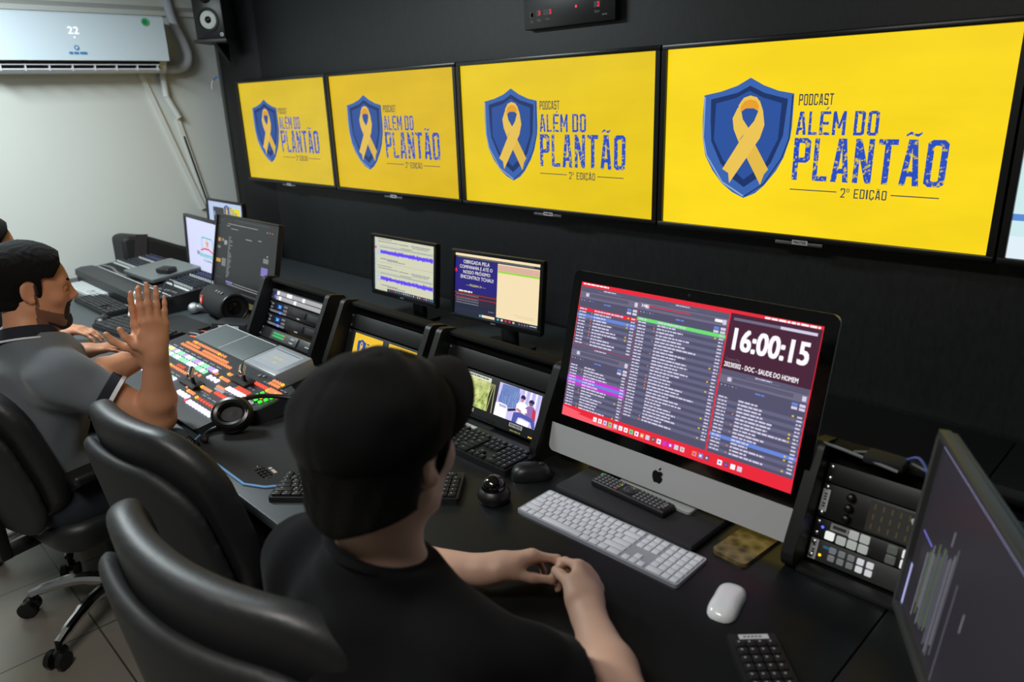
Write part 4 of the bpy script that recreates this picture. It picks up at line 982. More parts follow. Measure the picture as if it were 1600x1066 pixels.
# ------------------------------------------------------------------ mouse mat, headset
t = thing('mouse_mat', 'black mouse mat with a pale blue stitched edge', 'mouse mat', (0, 0, DZ))
PM = [(-.585, -1.412), (-.255, -1.414), (-.20, -1.385), (-.17, -1.345), (-.17, -1.09), (-.22, -1.045), (-.60, -1.045), (-.64, -1.09), (-.64, -1.35)]
b = MB(); b.prism(PM, .0002, .003, 'xy'); b.build('mat', pbr('mat_cloth', (30, 31, 33), .85), t)
b = MB(); b.tube([(p[0], p[1], .0033) for p in PM+PM[:1]], .0034, 6, 0); b.build('stitched_edge', pbr('mat_blue', (112, 160, 214), .6), t)
MT = Matrix.Translation((-.275, -1.345, .0031)) @ Matrix.Rotation(R(-4), 4, 'Z') @ Matrix.Rotation(R(-90), 4, 'X')
S = Screen(.10, .055, MT, .0002); S.text('SPEED', .1, .38, .92, .86, 0, 1, .012); S.words(.35, .12, .45, .16, 0, 1); S.r(.05, .55, .1, .6, 0, 1)
S.build('lettering', pbr('mat_print', (190, 178, 172), .6), t, 0)
t = thing('headset', 'black headset with a boom microphone lying on the mouse mat edge by the switcher', 'headset', (-.478, -1.262, DZ+.004))
def earcup(c, axis, rx, ry):
    a = Vector(axis).normalized(); h = Vector((0, 0, 1)).cross(a).normalized(); v = a.cross(h)
    M = Matrix((h, v, a)).transposed().to_4x4(); M.translation = c
    b = MB(); b.M = M; N = 36; P = [(rx*math.cos(2*math.pi*k/N), ry*math.sin(2*math.pi*k/N)) for k in range(N)]
    b.tube([(x, y, .020) for x, y in P+P[:2]], .0135, 10, 0); b.build('ear_cushion', pbr('headset_leather', (12, 12, 13), .28), t)
    b = MB(); b.M = M; b.lathe([(0, .010), (rx*.8, .012), (rx*1.15, .010), (rx*1.2, -.004), (rx*.95, -.018), (0, -.022)], 28); b.build('ear_cup', pbr('headset_black', (14, 14, 15), .5), t)
earcup((-.095, -.02, .048), (.50, -.52, .58), .046, .037)
earcup((.07, .10, .043), (-.5, .5, -.1), .036, .033)
b = MB(); b.tube([(-.10, -.015, .085), (-.11, .07, .075), (-.07, .15, .055), (.0, .175, .05), (.05, .155, .07), (.07, .11, .08)], .007, 8); b.build('headband', pbr('headset_black', (14, 14, 15), .5), t)
b = MB(); b.tube([(-.115, -.035, .025), (-.13, -.075, .014), (-.122, -.10, .010), (-.10, -.115, .012)], .0035, 8); b.build('microphone_boom', pbr('boom_metal', (60, 60, 64), .35, metal=.5), t)
b = MB(); b.ell((-.085, -.118, .013), (.017, .011, .011)); b.build('microphone', BLKM(), t)
b = MB(); P = []
for k in range(46):
    a = k*.8; P.append((-.615+.0016*k, -1.405+.006*math.cos(a), DZ+.0105+.006*math.sin(a)))
b.tube(P, .0022, 6, 2); b.tube([P[-1], (-.53, -1.42, DZ+.004), (-.50, -1.425, DZ+.003)], .0022, 6)
tag(b.build('coiled_cable', BLK()), 'short coiled black cable lying at the corner of the mouse mat', 'cable')
# ------------------------------------------------------------------ vision switcher panel (origin: its right front corner, x along the front, y up the slope)
SL = R(8.5)
t = thing('vision_switcher', 'large sloping switcher panel of lit coloured buttons with two transition levers', 'control panel', (-.585, -1.37, .765), (SL, 0, 0))
SWB = pbr('switcher_body', (46, 48, 52), .42, metal=.2); SWD = pbr('switcher_dark', (40, 42, 45), .42)
b = MB(); b.prism([(0, 0), (0, -.02), (.30, -.055), (.30, -.004), (.30, 0)][::-1], -.835, -.035, 'yz')
b.build('body', SWB, t, 20)
b = MB(); b.prism([(-.035, .10), (.025, .16), (.025, .285), (-.035, .30)], -.05, 0, 'xy'); b.build('side_block', SWB, t, 20)
b = MB(); b.prism([(-.835, -.012), (-.045, -.012), (-.035, -.0005), (-.035, .30), (-.835, .30)], -.0005, .003, 'xy'); b.build('top_plate', SWD, t)
b = MB(); b.box(-.759, -.36, .30, .43, -.03, .006, .003); b.mat(1); b.box(-.557, -.554, .302, .428, .006, .0068); b.box(-.759, -.36, .4275, .4305, .004, .0068); b.box(-.7605, -.7575, .302, .428, .004, .0068)
b.build('flap', [pbr('flap_grey', (84, 92, 94), .5), pbr('flap_edge', (200, 204, 206), .4)], t)
b = MB(); b.box(-.345, -.125, .295, .436, -.045, .012, .006); b.build('touch_panel', pbr('touch_frame', (150, 156, 162), .4, metal=.2), t)
MT = Matrix.Translation((-.235, .368, .0125)) @ Matrix.Rotation(R(-90), 4, 'X')
S = Screen(.17, .10, MT); S.r(0, 0, 1, 1, 0, 0); S.r(.03, .05, .97, .11, 1, 1); S.r(.36, .2, .62, .32, 2, 1)
for k in range(4): S.r(.15+.19*k, .42, .29+.19*k, .55, (2, 3, 3, 2)[k], 1); S.r(.15+.19*k, .66, .29+.19*k, .78, (2, 2, 3, 2)[k], 1)
S.build('touch_screen', [emis((176, 188, 196), .9), emis((120, 132, 140), .9), emis((188, 190, 188), .9), emis((200, 200, 170), .9)], t, 0)
# buttons: groups of (x start, x end, y, count, colour)
CO = {'o': emis((248, 150, 96), 1.05), 'O': emis((255, 176, 50), 1.5), 'w': emis((232, 224, 255), 1.5), 'g': emis((150, 236, 180), 1.3), 'v': emis((190, 160, 246), 1.3),
      'y': emis((226, 240, 150), 1.3), 'r': emis((255, 70, 50), 1.6), 'p': emis((255, 60, 80), 1.5), 's': emis((180, 176, 186), .9), 'e': emis((60, 235, 60), 1.5), 'd': emis((220, 84, 60), 1.1)}
rows = [(-.715, -.52, .282, 12, 'oOoooooooooo'), (-.50, -.455, .281, 3, 'Ooo'), (-.735, -.635, .264, 7, 'ooooooo'), (-.585, -.40, .262, 12, 'o'*12), (-.74, -.345, .247, 24, 'o'*24),
        (-.775, -.37, .206, 19, 'vyyvwggvwwgvvwggvvw'), (-.775, -.40, .183, 18, 'gwwgwgwwgggwwwggwg'), (-.37, -.345, .20, 2, 'oo'),
        (-.775, -.42, .140, 18, 'o'*9+'O'+'o'*8), (-.555, -.51, .156, 4, 'dddd'), (-.42, -.39, .16, 2, 'oo'),
        (-.79, -.45, .097, 16, 'wwggwwwggwwggwgw'), (-.79, -.45, .070, 16, 'gwwggwwggwwwgggw'), (-.34, -.32, .098, 1, 'o'),
        (-.335, -.268, .066, 4, 'wwww'), (-.31, -.27, .088, 4, 'Oooo'), (-.25, -.075, .055, 9, 'pwwwwwwww'), (-.235, -.075, .083, 9, 'Oddddddoo'),
        (-.295, -.235, .127, 5, 'Ooooo'), (-.205, -.135, .133, 6, 'r'*6), (-.345, -.288, .174, 3, 'www'), (-.30, -.25, .195, 5, 'Ooooo'),
        (-.245, -.205, .158, 4, 'oooo'), (-.235, -.19, .148, 4, 'ssss'), (-.196, -.098, .170, 6, 'w'*6), (-.172, -.10, .193, 6, 'd'*6), (-.172, -.10, .184, 6, 'd'*6),
        (-.147, -.077, .240, 6, 'r'*6), (-.088, -.03, .165, 4, 'ssss'), (-.066, -.012, .183, 3, 'eee'), (-.0635, -.007, .200, 3, 'eOe'), (-.061, -.003, .217, 3, 'eee'),
        (-.062, 0, .234, 6, 'OoooOo'), (-.062, 0, .244, 6, 'o'*6), (-.104, -.05, .281, 4, 'oooO'), (-.10, -.05, .266, 4, 'oooo'), (-.30, -.25, .222, 5, 'Ooowd'), (-.24, -.21, .226, 3, 'ood')]
small = MB(); small.box(-.0045, .0045, -.0052, .0052, .002, .0085, .001)
tall = MB(); tall.box(-.0066, .0066, -.0086, .0086, .002, .0090, .0012)
bycol = {}
for x0, x1, y, n, c in rows:
    for k in range(n):
        x = x0 if n == 1 else x0+(x1-x0)*k/(n-1); bycol.setdefault(c[k], []).append((x, y, 0))
cnt = sum(len(v) for v in bycol.values()); share = 100/cnt
protos = {}
for c, pl in bycol.items():
    pl.sort(key=lambda p: p[1]-p[0]*.6)            # nearest the camera first
    k = max(1, int(len(pl)*share))
    scatter(tall if c in 'wgvy' else small, 'lit_button', CO[c], t, pl[:k])
    if pl[k:]:
        b = MB()
        for p in pl[k:]: b.add([(v[0]+p[0], v[1]+p[1], v[2]+p[2]) for v in (tall if c in 'wgvy' else small).v], small.f)
        b.build('lit_buttons', CO[c], t)['kind'] = 'stuff'
rg = random.Random(2)
def strip(x0, x1, y, n, hh=.006):
    for k in range(n):
        a = x0+(x1-x0)*k/n; wd = (x1-x0)/n*.86
        S = Screen(wd, 2*hh, Matrix.Translation((a+wd/2, y, .0032)) @ Matrix.Rotation(R(-90), 4, 'X'))
        S.r(0, 0, 1, 1, 0, 0); S.words(.08, .38, .8, .22, 1, 1, rg)
        S.build('label_strip', [emis((78, 82, 92), .8), pbr('strip_print', (170, 176, 190), .5)], t, 0)
strip(-.78, -.36, .228, 8); strip(-.79, -.44, .118, 7); strip(-.27, -.21, .112, 3, .004); strip(-.24, -.07, .104, 5, .006); strip(-.19, -.11, .155, 3, .004); strip(-.19, -.10, .213, 4, .005); strip(-.14, -.1, .262, 2, .005); strip(-.27, -.2, .205, 4, .004); strip(-.03, .01, .262, 2, .004)
for (x, y, lab) in ((-.355, .118, 1), (-.205, .222, 2)):
    b = MB(); M = Matrix.Translation((x, y, 0)); b.M = M; b.prism(rrect(.115, .042, .006, 3), .002, .012, 'xy'); b.mat(1).box(-.04, .035, -.004, .004, .012, .0125)
    b.build('lever_base', [pbr('lever_black', (20, 20, 22), .4), pbr('slot_black', (6, 6, 6), .8)], t)
    b = MB(); b.M = M; b.prism([(.012, .010), (.026, .010), (.030, .045), (.020, .045)], -.004, .004, 'xz'); b.build('lever_arm', pbr('lever_black', (20, 20, 22), .4), t)
    b = MB(); b.M = M; b.cyl((.008, .012, .053), (.046, -.012, .050), .0105, n=18); b.ell((.008, .012, .053), (.0095, .0095, .0105), 18, 8); b.ell((.046, -.012, .050), (.0095, .0095, .0105), 18, 8)
    b.build('lever_handle', pbr('lever_steel', (196, 188, 184), .2, metal=1), t)
b = MB(); b.lathe([(.014, 0), (.0145, .008), (.012, .012), (0, .0125)], 24, (-.107, .133, .002)); b.build('knob', pbr('knob_silver', (150, 150, 154), .35, metal=.6), t)
for q in ((-.185, .274), (-.165, .279)):
    b = MB(); b.lathe([(.006, 0), (.006, .006), (0, .007)], 16, (q[0], q[1], .002)); b.build('knob', pbr('knob_silver', (150, 150, 154), .35, metal=.6), t)

# ------------------------------------------------------------------ sound mixer, laptop on it
b = MB(); b.box(-.755, -.13, .302, .425, -.083, -.031, .004); b.build('rear_housing', SWB, bpy.data.objects['vision_switcher'])
t = thing('sound_mixer', 'long black sound mixing desk with rows of knobs and faders by the white wall', 'mixer', (-2.585, -.99, DZ))
L2 = .54
b = MB(); b.prism([(0, 0), (.38, 0), (.38, .098), (.10, .075), (.02, .072), (-.0, .05)], -L2, L2, 'yz'); b.build('body', pbr('mixer_body', (30, 31, 33), .45), t, 20)
b = MB(); b.prism([(-.004, .045), (.0, .074), (.03, .083), (.085, .082), (.10, .076), (.10, .07), (.02, .05)], -L2-.01, L2+.01, 'yz'); b.build('armrest', pbr('armrest_leather', (44, 46, 49), .45, bump=.1, bscale=300), t, 40)
sl = math.atan2(.023, .28)
MT = Matrix.Translation((0, .10, .0755)) @ Matrix.Rotation(sl, 4, 'X')
b = MB(); b.M = MT; n = 40
for k in range(n):
    x = -L2+.03+(2*L2-.06)*k/(n-1)
    b.mat(0).box(x-.002, x+.002, .01, .075, .0, .0008); b.mat(1).box(x-.0035, x+.0035, .02+.012*math.sin(k*.37), .031+.012*math.sin(k*.37), .0, .007, 0)
b.build('fader', [pbr('slot_black', (6, 6, 6), .8), pbr('fader_grey', (140, 143, 146), .5)], t)['kind'] = 'stuff'
b = MB(); b.M = MT
b.box(-L2+.02, L2-.02, .085, .099, 0, .0008); b.box(-L2+.02, L2-.02, .004, .010, 0, .0008); b.build('label_tape', pbr('tape_white', (186, 190, 190), .6), t)
b = MB(); b.M = MT
for j in range(9):
    for k in range(n):
        x = -L2+.03+(2*L2-.06)*k/(n-1); y = .112+.0205*j
        b.mat(1 if j in (0, 5) else (2 if j == 7 else 0)).cyl((x, y, 0), (x, y, .011), .0058, .0045, 7); b.mat(1).box(x-.0007, x+.0007, y, y+.0045, .011, .0116)
b.build('knobs', [pbr('mixer_knob', (52, 56, 66), .5), pbr('mixer_white', (190, 194, 198), .5), pbr('mixer_blue', (70, 80, 130), .5)], t)['kind'] = 'stuff'
b = MB(); b.tube([(.42, .16, .095), (.42, .16, .12), (.45, .12, .13), (.51, .08, .11), (.565, .03, .08), (.60, -.01, .03)], .0035, 6)
tag(b.build('microphone_cable', BLK()), 'thin black cable plugged into the sound mixer and falling to the microphone', 'cable').location = (-2.585, -.99, DZ)
zl = DZ+.105
t = thing('laptop', 'closed grey laptop lying on the sound mixer', 'laptop', (-2.52, -.745, DZ+.101), (sl, 0, R(2)))
b = MB(); b.prism(rrect(.37, .25, .012, 4), 0, .010, 'xy'); b.build('base', pbr('laptop_dark', (70, 72, 74), .45), t)
b = MB(); b.prism(rrect(.37, .25, .012, 4), .0105, .018, 'xy'); b.build('lid', pbr('laptop_grey', (120, 126, 126), .4, metal=.3), t)
S = Screen(.045, .014, Matrix.Translation((-.01, .0, .0184)) @ Matrix.Rotation(R(-90), 4, 'X')); S.words(0, .2, 1, .6, 0, 0); S.build('emblem', pbr('emblem_pale', (170, 174, 176), .4), t, 0)
o = MB().box(-.045, .045, -.03, .03, 0, .026, .008, 3).build('adapter_box', pbr('adapter_black', (20, 20, 22), .4)); tag(o, 'small rounded black box lying on the closed grey laptop', 'box')
o.location = (-2.40, -.765, DZ+.1185); o.rotation_euler = (sl, 0, R(20))
# black bag against the white wall
t = thing('equipment_bag', 'soft black equipment bag leaning against the white wall behind the laptop', 'bag', (-3.13, -.55, DZ))
b = MB(); b.prism([(-.205, 0), (.30, 0), (.30, .055), (.17, .10), (-.03, .195), (-.16, .225), (-.20, .21)], -.11, .08, 'yz'); o = b.build('body', pbr('bag_nylon', (24, 24, 26), .6, bump=.3, bscale=60), t, 30)
md = o.modifiers.new('round', 'BEVEL'); md.width = .02; md.segments = 3
b = MB(); b.prism([(-.175, .0), (-.11, .0), (-.06, .22), (-.125, .228)], .081, .086, 'yz'); b.build('strap', pbr('bag_strap', (52, 48, 50), .5), t)
b = MB(); b.tube([(.088, -.205, .02), (.1, -.215, .035), (.092, -.20, .05)], .008, 6); b.build('buckle', BLK(), t)

# ------------------------------------------------------------------ portable speaker, microphone, labelled box, small remote
t = thing('portable_speaker', 'round black portable speaker with a small red badge lying beside the mixer', 'speaker', (-1.765, -.770, DZ+.072), (0, 0, R(-4)))
b = MB(); b.lathe([(.0, -.135), (.055, -.135), (.062, -.125), (.068, -.08), (.0705, 0), (.068, .08), (.062, .125), (.055, .135), (.048, .128), (.0, .122)], 40, axis='x'); b.build('fabric_body', pbr('speaker_fabric', (26, 28, 30), .8, bump=.3, bscale=900), t, 60)
b = MB(); N = 40; b.tube([(.132, .056*math.cos(2*math.pi*k/N), .056*math.sin(2*math.pi*k/N)) for k in range(N+2)], .0065, 8, 0); b.build('end_ring', pbr('ring_rubber', (18, 18, 19), .4), t)
b = MB(); b.lathe([(.046, .126), (.03, .122), (.012, .131), (0, .1315)], 28, axis='x'); b.build('passive_radiator', pbr('radiator_gloss', (16, 16, 17), .25), t)
a = R(-62); MT = Matrix.Rotation(R(35), 4, 'X') @ Matrix.Translation((-.02, -.0712, 0))
b = MB(); b.M = Matrix.Rotation(R(-12), 4, 'X'); b.box(-.085, -.057, -.0725, -.066, -.018, .020, .002); b.mat(1); b.box(-.077, -.065, -.0732, -.0722, -.008, .008)
b.build('badge', [pbr('badge_red', (200, 60, 44), .5), pbr('badge_white', (230, 220, 214), .5)], t)
b = MB(); b.M = Matrix.Rotation(R(-65), 4, 'X')
for k in range(3): b.box(.02+.03*k, .035+.03*k, -.0722, -.068, -.006, .006, .001)
b.build('button', pbr('print_grey2', (110, 114, 116), .5), t)
t = thing('microphone', 'hand microphone with a silver mesh head lying in front of the portable speaker', 'microphone', (-1.955, -.83, DZ+.026), (0, 0, R(52)))
b = MB(); b.ell((0, 0, 0), (.026, .026, .026), 20, 14); b.build('mesh_head', pbr('mic_mesh', (190, 194, 196), .3, metal=.8, bump=1, bscale=500), t)
b = MB(); b.lathe([(.020, .018), (.021, .024), (.017, .035), (.012, .15), (0, .152)], 20, axis='x'); b.build('handle', pbr('mic_grey', (110, 114, 118), .35, metal=.5), t)
t = thing('equipment_box', 'flat black box with a white printed label between the portable speaker and the left console', 'box', (-1.545, -.825, DZ), (0, 0, R(28)))
b = MB(); b.box(-.085, .085, -.045, .045, 0, .042, .003); b.build('body', pbr('box_black', (34, 35, 37), .5), t)
b = MB(); b.box(-.05, .05, -.0462, -.044, .006, .034); b.mat(1)
for k in range(7): b.box(-.044+.0125*k, -.036+.0125*k, -.0466, -.046, .012, .028)
b.build('printed_label', [LBL(), pbr('print_mid', (130, 132, 136), .6)], t)
t = thing('small_remote', 'small white remote control with a grey display standing against the mixer armrest', 'remote control', (-2.082, -1.062, DZ+.004), (R(-27), 0, R(14)))
b = MB(); b.box(-.026, .026, -.009, .009, 0, .128, .006, 3); b.build('body', pbr('remote_white', (226, 224, 232), .4), t)
b = MB(); b.box(-.019, .019, -.0095, -.008, .088, .116, .001); b.build('display', pbr('lcd_grey', (96, 112, 112), .2), t)
for x, z in ((-.012, .066), (.010, .068), (-.012, .045), (.010, .045), (0, .026)):
    b = MB(); b.box(x-.006, x+.006, -.011, -.008, z-.0045, z+.0045, .001); b.build('button', pbr('remote_key_pale', (170, 172, 184), .5), t)
# soft black sleeve between keyboard and speaker
b = MB(); b.prism(rrect(.30, .16, .03, 5), 0, .012, 'xy'); o = tag(b.build('laptop_sleeve', pbr('sleeve_black', (24, 25, 27), .6, bump=.2, bscale=90)), 'flat soft black sleeve on the desk in front of the microphone', 'sleeve')
o.location = (-1.80, -.965, DZ); o.rotation_euler = (0, 0, R(4))
# ------------------------------------------------------------------ smooth solids (bodies, clothing, upholstery) from blended distance fields
def V3(p): return np.array(p, float)
class Field:
    def __init__(s, lo, hi, h):
        s.lo = V3(lo); s.h = h; s.n = np.ceil((V3(hi)-s.lo)/h).astype(int)+1
        s.ax = [s.lo[k]+h*np.arange(s.n[k]) for k in range(3)]
        s.D = np.full(s.n, 9.0, np.float32)
    def sub(s, lo, hi):
        a = np.clip(np.floor((V3(lo)-s.lo)/s.h).astype(int), 0, s.n); b = np.clip(np.ceil((V3(hi)-s.lo)/s.h).astype(int)+1, 0, s.n)
        sl = tuple(slice(a[k], b[k]) for k in range(3))
        g = [s.ax[k][sl[k]].reshape([-1 if j == k else 1 for j in range(3)]).astype(np.float32) for k in range(3)]
        return sl, g
    def put(s, prims):
        for p in prims:
            kind, lo, hi, fn, k, mode = p
            m_ = k+3*s.h
            sl, g = s.sub(V3(lo)-m_, V3(hi)+m_)
            if any(q.start >= q.stop for q in sl): continue
            d = fn(*g).astype(np.float32); a = s.D[sl]
            if mode == 'add':
                hh = np.maximum(k-np.abs(a-d), 0)/max(k, 1e-6); s.D[sl] = np.minimum(a, d)-hh*hh*k*.25
            else:
                d = -d; hh = np.maximum(k-np.abs(a-d), 0)/max(k, 1e-6); s.D[sl] = np.maximum(a, d)+hh*hh*k*.25
        return s
    def grid(s): return [s.ax[k].reshape([-1 if j == k else 1 for j in range(3)]).astype(np.float32) for k in range(3)]
    def mesh(s, name, mats, parent, smooth=2, matfn=None):
        D = s.D; S = D < 0
        c = np.zeros(tuple(x-1 for x in D.shape), np.int8)
        off = [(i, j, k) for i in (0, 1) for j in (0, 1) for k in (0, 1)]
        nx, ny, nz = c.shape
        for i, j, k in off: c += S[i:i+nx, j:j+ny, k:k+nz]
        act = (c > 0) & (c < 8); ijk = np.argwhere(act)
        idx = np.full(c.shape, -1, np.int32); idx[act] = np.arange(len(ijk))
        val = np.stack([D[ijk[:, 0]+i, ijk[:, 1]+j, ijk[:, 2]+k] for i, j, k in off], 1)
        P = np.zeros((len(ijk), 3)); W_ = np.zeros(len(ijk)); offa = np.array(off, float)
        for a in range(8):
            for b_ in range(a+1, 8):
                if np.abs(offa[a]-offa[b_]).sum() != 1: continue
                va, vb = val[:, a], val[:, b_]; mk = (va < 0) != (vb < 0)
                t_ = np.where(mk, va/np.where(mk, va-vb, 1), 0)
                P += np.where(mk[:, None], offa[a]+(offa[b_]-offa[a])*t_[:, None], 0); W_ += mk
        P = s.lo+s.h*(ijk+P/W_[:, None])
        F = []
        for ax in range(3):
            u, v = (ax+1) % 3, (ax+2) % 3
            sa = [slice(None)]*3; sb = [slice(None)]*3; sa[ax] = slice(0, -1); sb[ax] = slice(1, None)
            for q in (u, v):
                sa[q] = slice(1, -1); sb[q] = slice(1, -1)
            A, B = S[tuple(sa)], S[tuple(sb)]
            e = np.argwhere(A != B)
            if not len(e): continue
            ina = A[e[:, 0], e[:, 1], e[:, 2]]
            g = e.copy(); g[:, u] += 1; g[:, v] += 1
            def cell(du, dv):
                q = g.copy(); q[:, u] -= du; q[:, v] -= dv; return idx[q[:, 0], q[:, 1], q[:, 2]]
            Q = np.stack([cell(1, 1), cell(0, 1), cell(0, 0), cell(1, 0)], 1)
            Q[~ina] = Q[~ina][:, ::-1]
            F.append(Q)
        F = np.concatenate(F); F = F[(F >= 0).all(1)]
        for _ in range(smooth):
            acc = np.zeros_like(P); ct = np.zeros(len(P))
            for a in range(4):
                i, j = F[:, a], F[:, (a+1) % 4]
                np.add.at(acc, i, P[j]); np.add.at(ct, i, 1); np.add.at(acc, j, P[i]); np.add.at(ct, j, 1)
            P = .4*P+.6*acc/np.maximum(ct, 1)[:, None]
        me = bpy.data.meshes.new(name)
        me.vertices.add(len(P)); me.vertices.foreach_set('co', P.astype(np.float32).ravel())
        me.loops.add(4*len(F)); me.loops.foreach_set('vertex_index', F.ravel().astype(np.int32))
        me.polygons.add(len(F)); me.polygons.foreach_set('loop_start', np.arange(0, 4*len(F), 4, dtype=np.int32))
        try: me.polygons.foreach_set('loop_total', np.full(len(F), 4, np.int32))
        except Exception: pass
        me.update(calc_edges=True); me.validate()
        if not isinstance(mats, (list, tuple)): mats = [mats]
        for q in mats: me.materials.append(q)
        if matfn is not None: me.polygons.foreach_set('material_index', matfn(P[F].mean(1)).astype(np.int32))
        me.polygons.foreach_set('use_smooth', [True]*len(me.polygons))
        o = bpy.data.objects.new(name, me); COL.objects.link(o)
        if parent is not None:
            o.parent = parent; o.matrix_parent_inverse = Matrix.LocRotScale(parent.location, parent.rotation_euler, None).inverted()
        return o
def cone(a, b, ra, rb=None, k=.02, mode='add'):
    a = V3(a); b = V3(b); rb = ra if rb is None else rb; ba = b-a; L = float(ba@ba) or 1e-9
    def fn(x, y, z):
        px, py, pz = x-a[0], y-a[1], z-a[2]
        t_ = np.clip((px*ba[0]+py*ba[1]+pz*ba[2])/L, 0, 1)
        return np.sqrt((px-t_*ba[0])**2+(py-t_*ba[1])**2+(pz-t_*ba[2])**2)-(ra+(rb-ra)*t_)
    r_ = max(ra, rb); return ('cone', np.minimum(a, b)-r_, np.maximum(a, b)+r_, fn, k, mode)
def ell(c, r_, M=None, k=.02, mode='add'):
    c = V3(c); r_ = V3(r_); M = np.eye(3) if M is None else np.array(M, float)      # columns of M: the axes
    def fn(x, y, z):
        px, py, pz = x-c[0], y-c[1], z-c[2]
        q = [px*M[0, i]+py*M[1, i]+pz*M[2, i] for i in range(3)]
        k0 = np.sqrt(sum((q[i]/r_[i])**2 for i in range(3)))+1e-9; k1 = np.sqrt(sum((q[i]/r_[i]**2)**2 for i in range(3)))+1e-9
        return k0*(k0-1)/k1
    e = np.sqrt(((M*r_)**2).sum(1)); return ('ell', c-e, c+e, fn, k, mode)
def unit_v(v): v = V3(v); return v/np.linalg.norm(v)
def rotv(v, ax, a):
    ax = unit_v(ax); v = V3(v); return v*math.cos(a)+np.cross(ax, v)*math.sin(a)+ax*(ax@v)*(1-math.cos(a))

class Head:
    """frame of a head: x to its right, y to its front, z up"""
    def __init__(s, c, az, pitch=0, roll=0, sc=1.0):
        s.c = V3(c); s.sc = sc
        f = V3((math.cos(R(az)), math.sin(R(az)), 0)); r_ = V3((f[1], -f[0], 0)); u = V3((0, 0, 1))
        f, u = rotv(f, r_, R(pitch)), rotv(u, r_, R(pitch)); r_, u = rotv(r_, f, R(roll)), rotv(u, f, R(roll))
        s.M = np.stack([r_, f, u], 1)
    def p(s, x, y, z): return s.c+s.sc*(s.M @ V3((x, y, z)))
    def loc(s, x, y, z):
        px, py, pz = x-s.c[0], y-s.c[1], z-s.c[2]
        return [(px*s.M[0, i]+py*s.M[1, i]+pz*s.M[2, i])/s.sc for i in range(3)]
    def e(s, c, r_, k=.02, mode='add', tilt=None):
        M = s.M
        if tilt is not None:
            ax, a = tilt; Rm = np.stack([rotv(v, ax, R(a)) for v in np.eye(3)], 1); M = s.M @ Rm
        return ell(s.p(*c), V3(r_)*s.sc, M, k*s.sc, mode)
    def n(s, a, b, ra, rb=None, k=.02, mode='add'): return cone(s.p(*a), s.p(*b), ra*s.sc, (ra if rb is None else rb)*s.sc, k*s.sc, mode)
    def skull(s): return [s.e((0, -.018, .038), (.076, .096, .084), .03), s.e((0, .022, .012), (.066, .07, .078), .03)]
    def prims(s, neck_to, open_eyes=True):
        P = s.skull()
        P += [s.e((0, .03, -.035), (.058, .062, .082), .03), s.n((-.052, -.005, -.052), (-.014, .066, -.104), .018, .017, .03), s.n((.052, -.005, -.052), (.014, .066, -.104), .018, .017, .03),
              s.e((0, .074, -.106), (.021, .017, .017), .02), s.e((-.042, .056, -.024), (.022, .022, .02), .02), s.e((.042, .056, -.024), (.022, .022, .02), .02),
              s.n((-.036, .072, .024), (.036, .072, .024), .011, k=.022), s.n((0, .082, .016), (0, .107, -.026), .0075, .0115, .014),
              s.e((-.012, .094, -.031), (.0085, .011, .008), .008), s.e((.012, .094, -.031), (.0085, .011, .008), .008),
              s.n((-.018, .084, -.061), (.018, .084, -.061), .0075, k=.008), s.n((-.015, .083, -.0735), (.015, .083, -.0735), .0082, k=.008),
              s.e((-.032, .092, .002), (.0185, .015, .0125), .010, 'sub'), s.e((.032, .092, .002), (.0185, .015, .0125), .010, 'sub'),
              s.e((-.032, .067, .003), (.0125, .0125, .012), .004), s.e((.032, .067, .003), (.0125, .0125, .012), .004)]
        for sx in (-1, 1):
            P += [s.e((sx*.077, -.014, .004), (.0075, .021, .033), .008, tilt=((0, 0, 1), sx*22)), s.e((sx*.076, -.004, -.026), (.007, .010, .010), .008),
                  s.e((sx*.087, -.008, .004), (.006, .0115, .019), .006, 'sub', tilt=((0, 0, 1), sx*22))]
        P.append(cone(s.p(0, -.028, -.05), neck_to, .053*s.sc, .058*s.sc, .03))
        return P
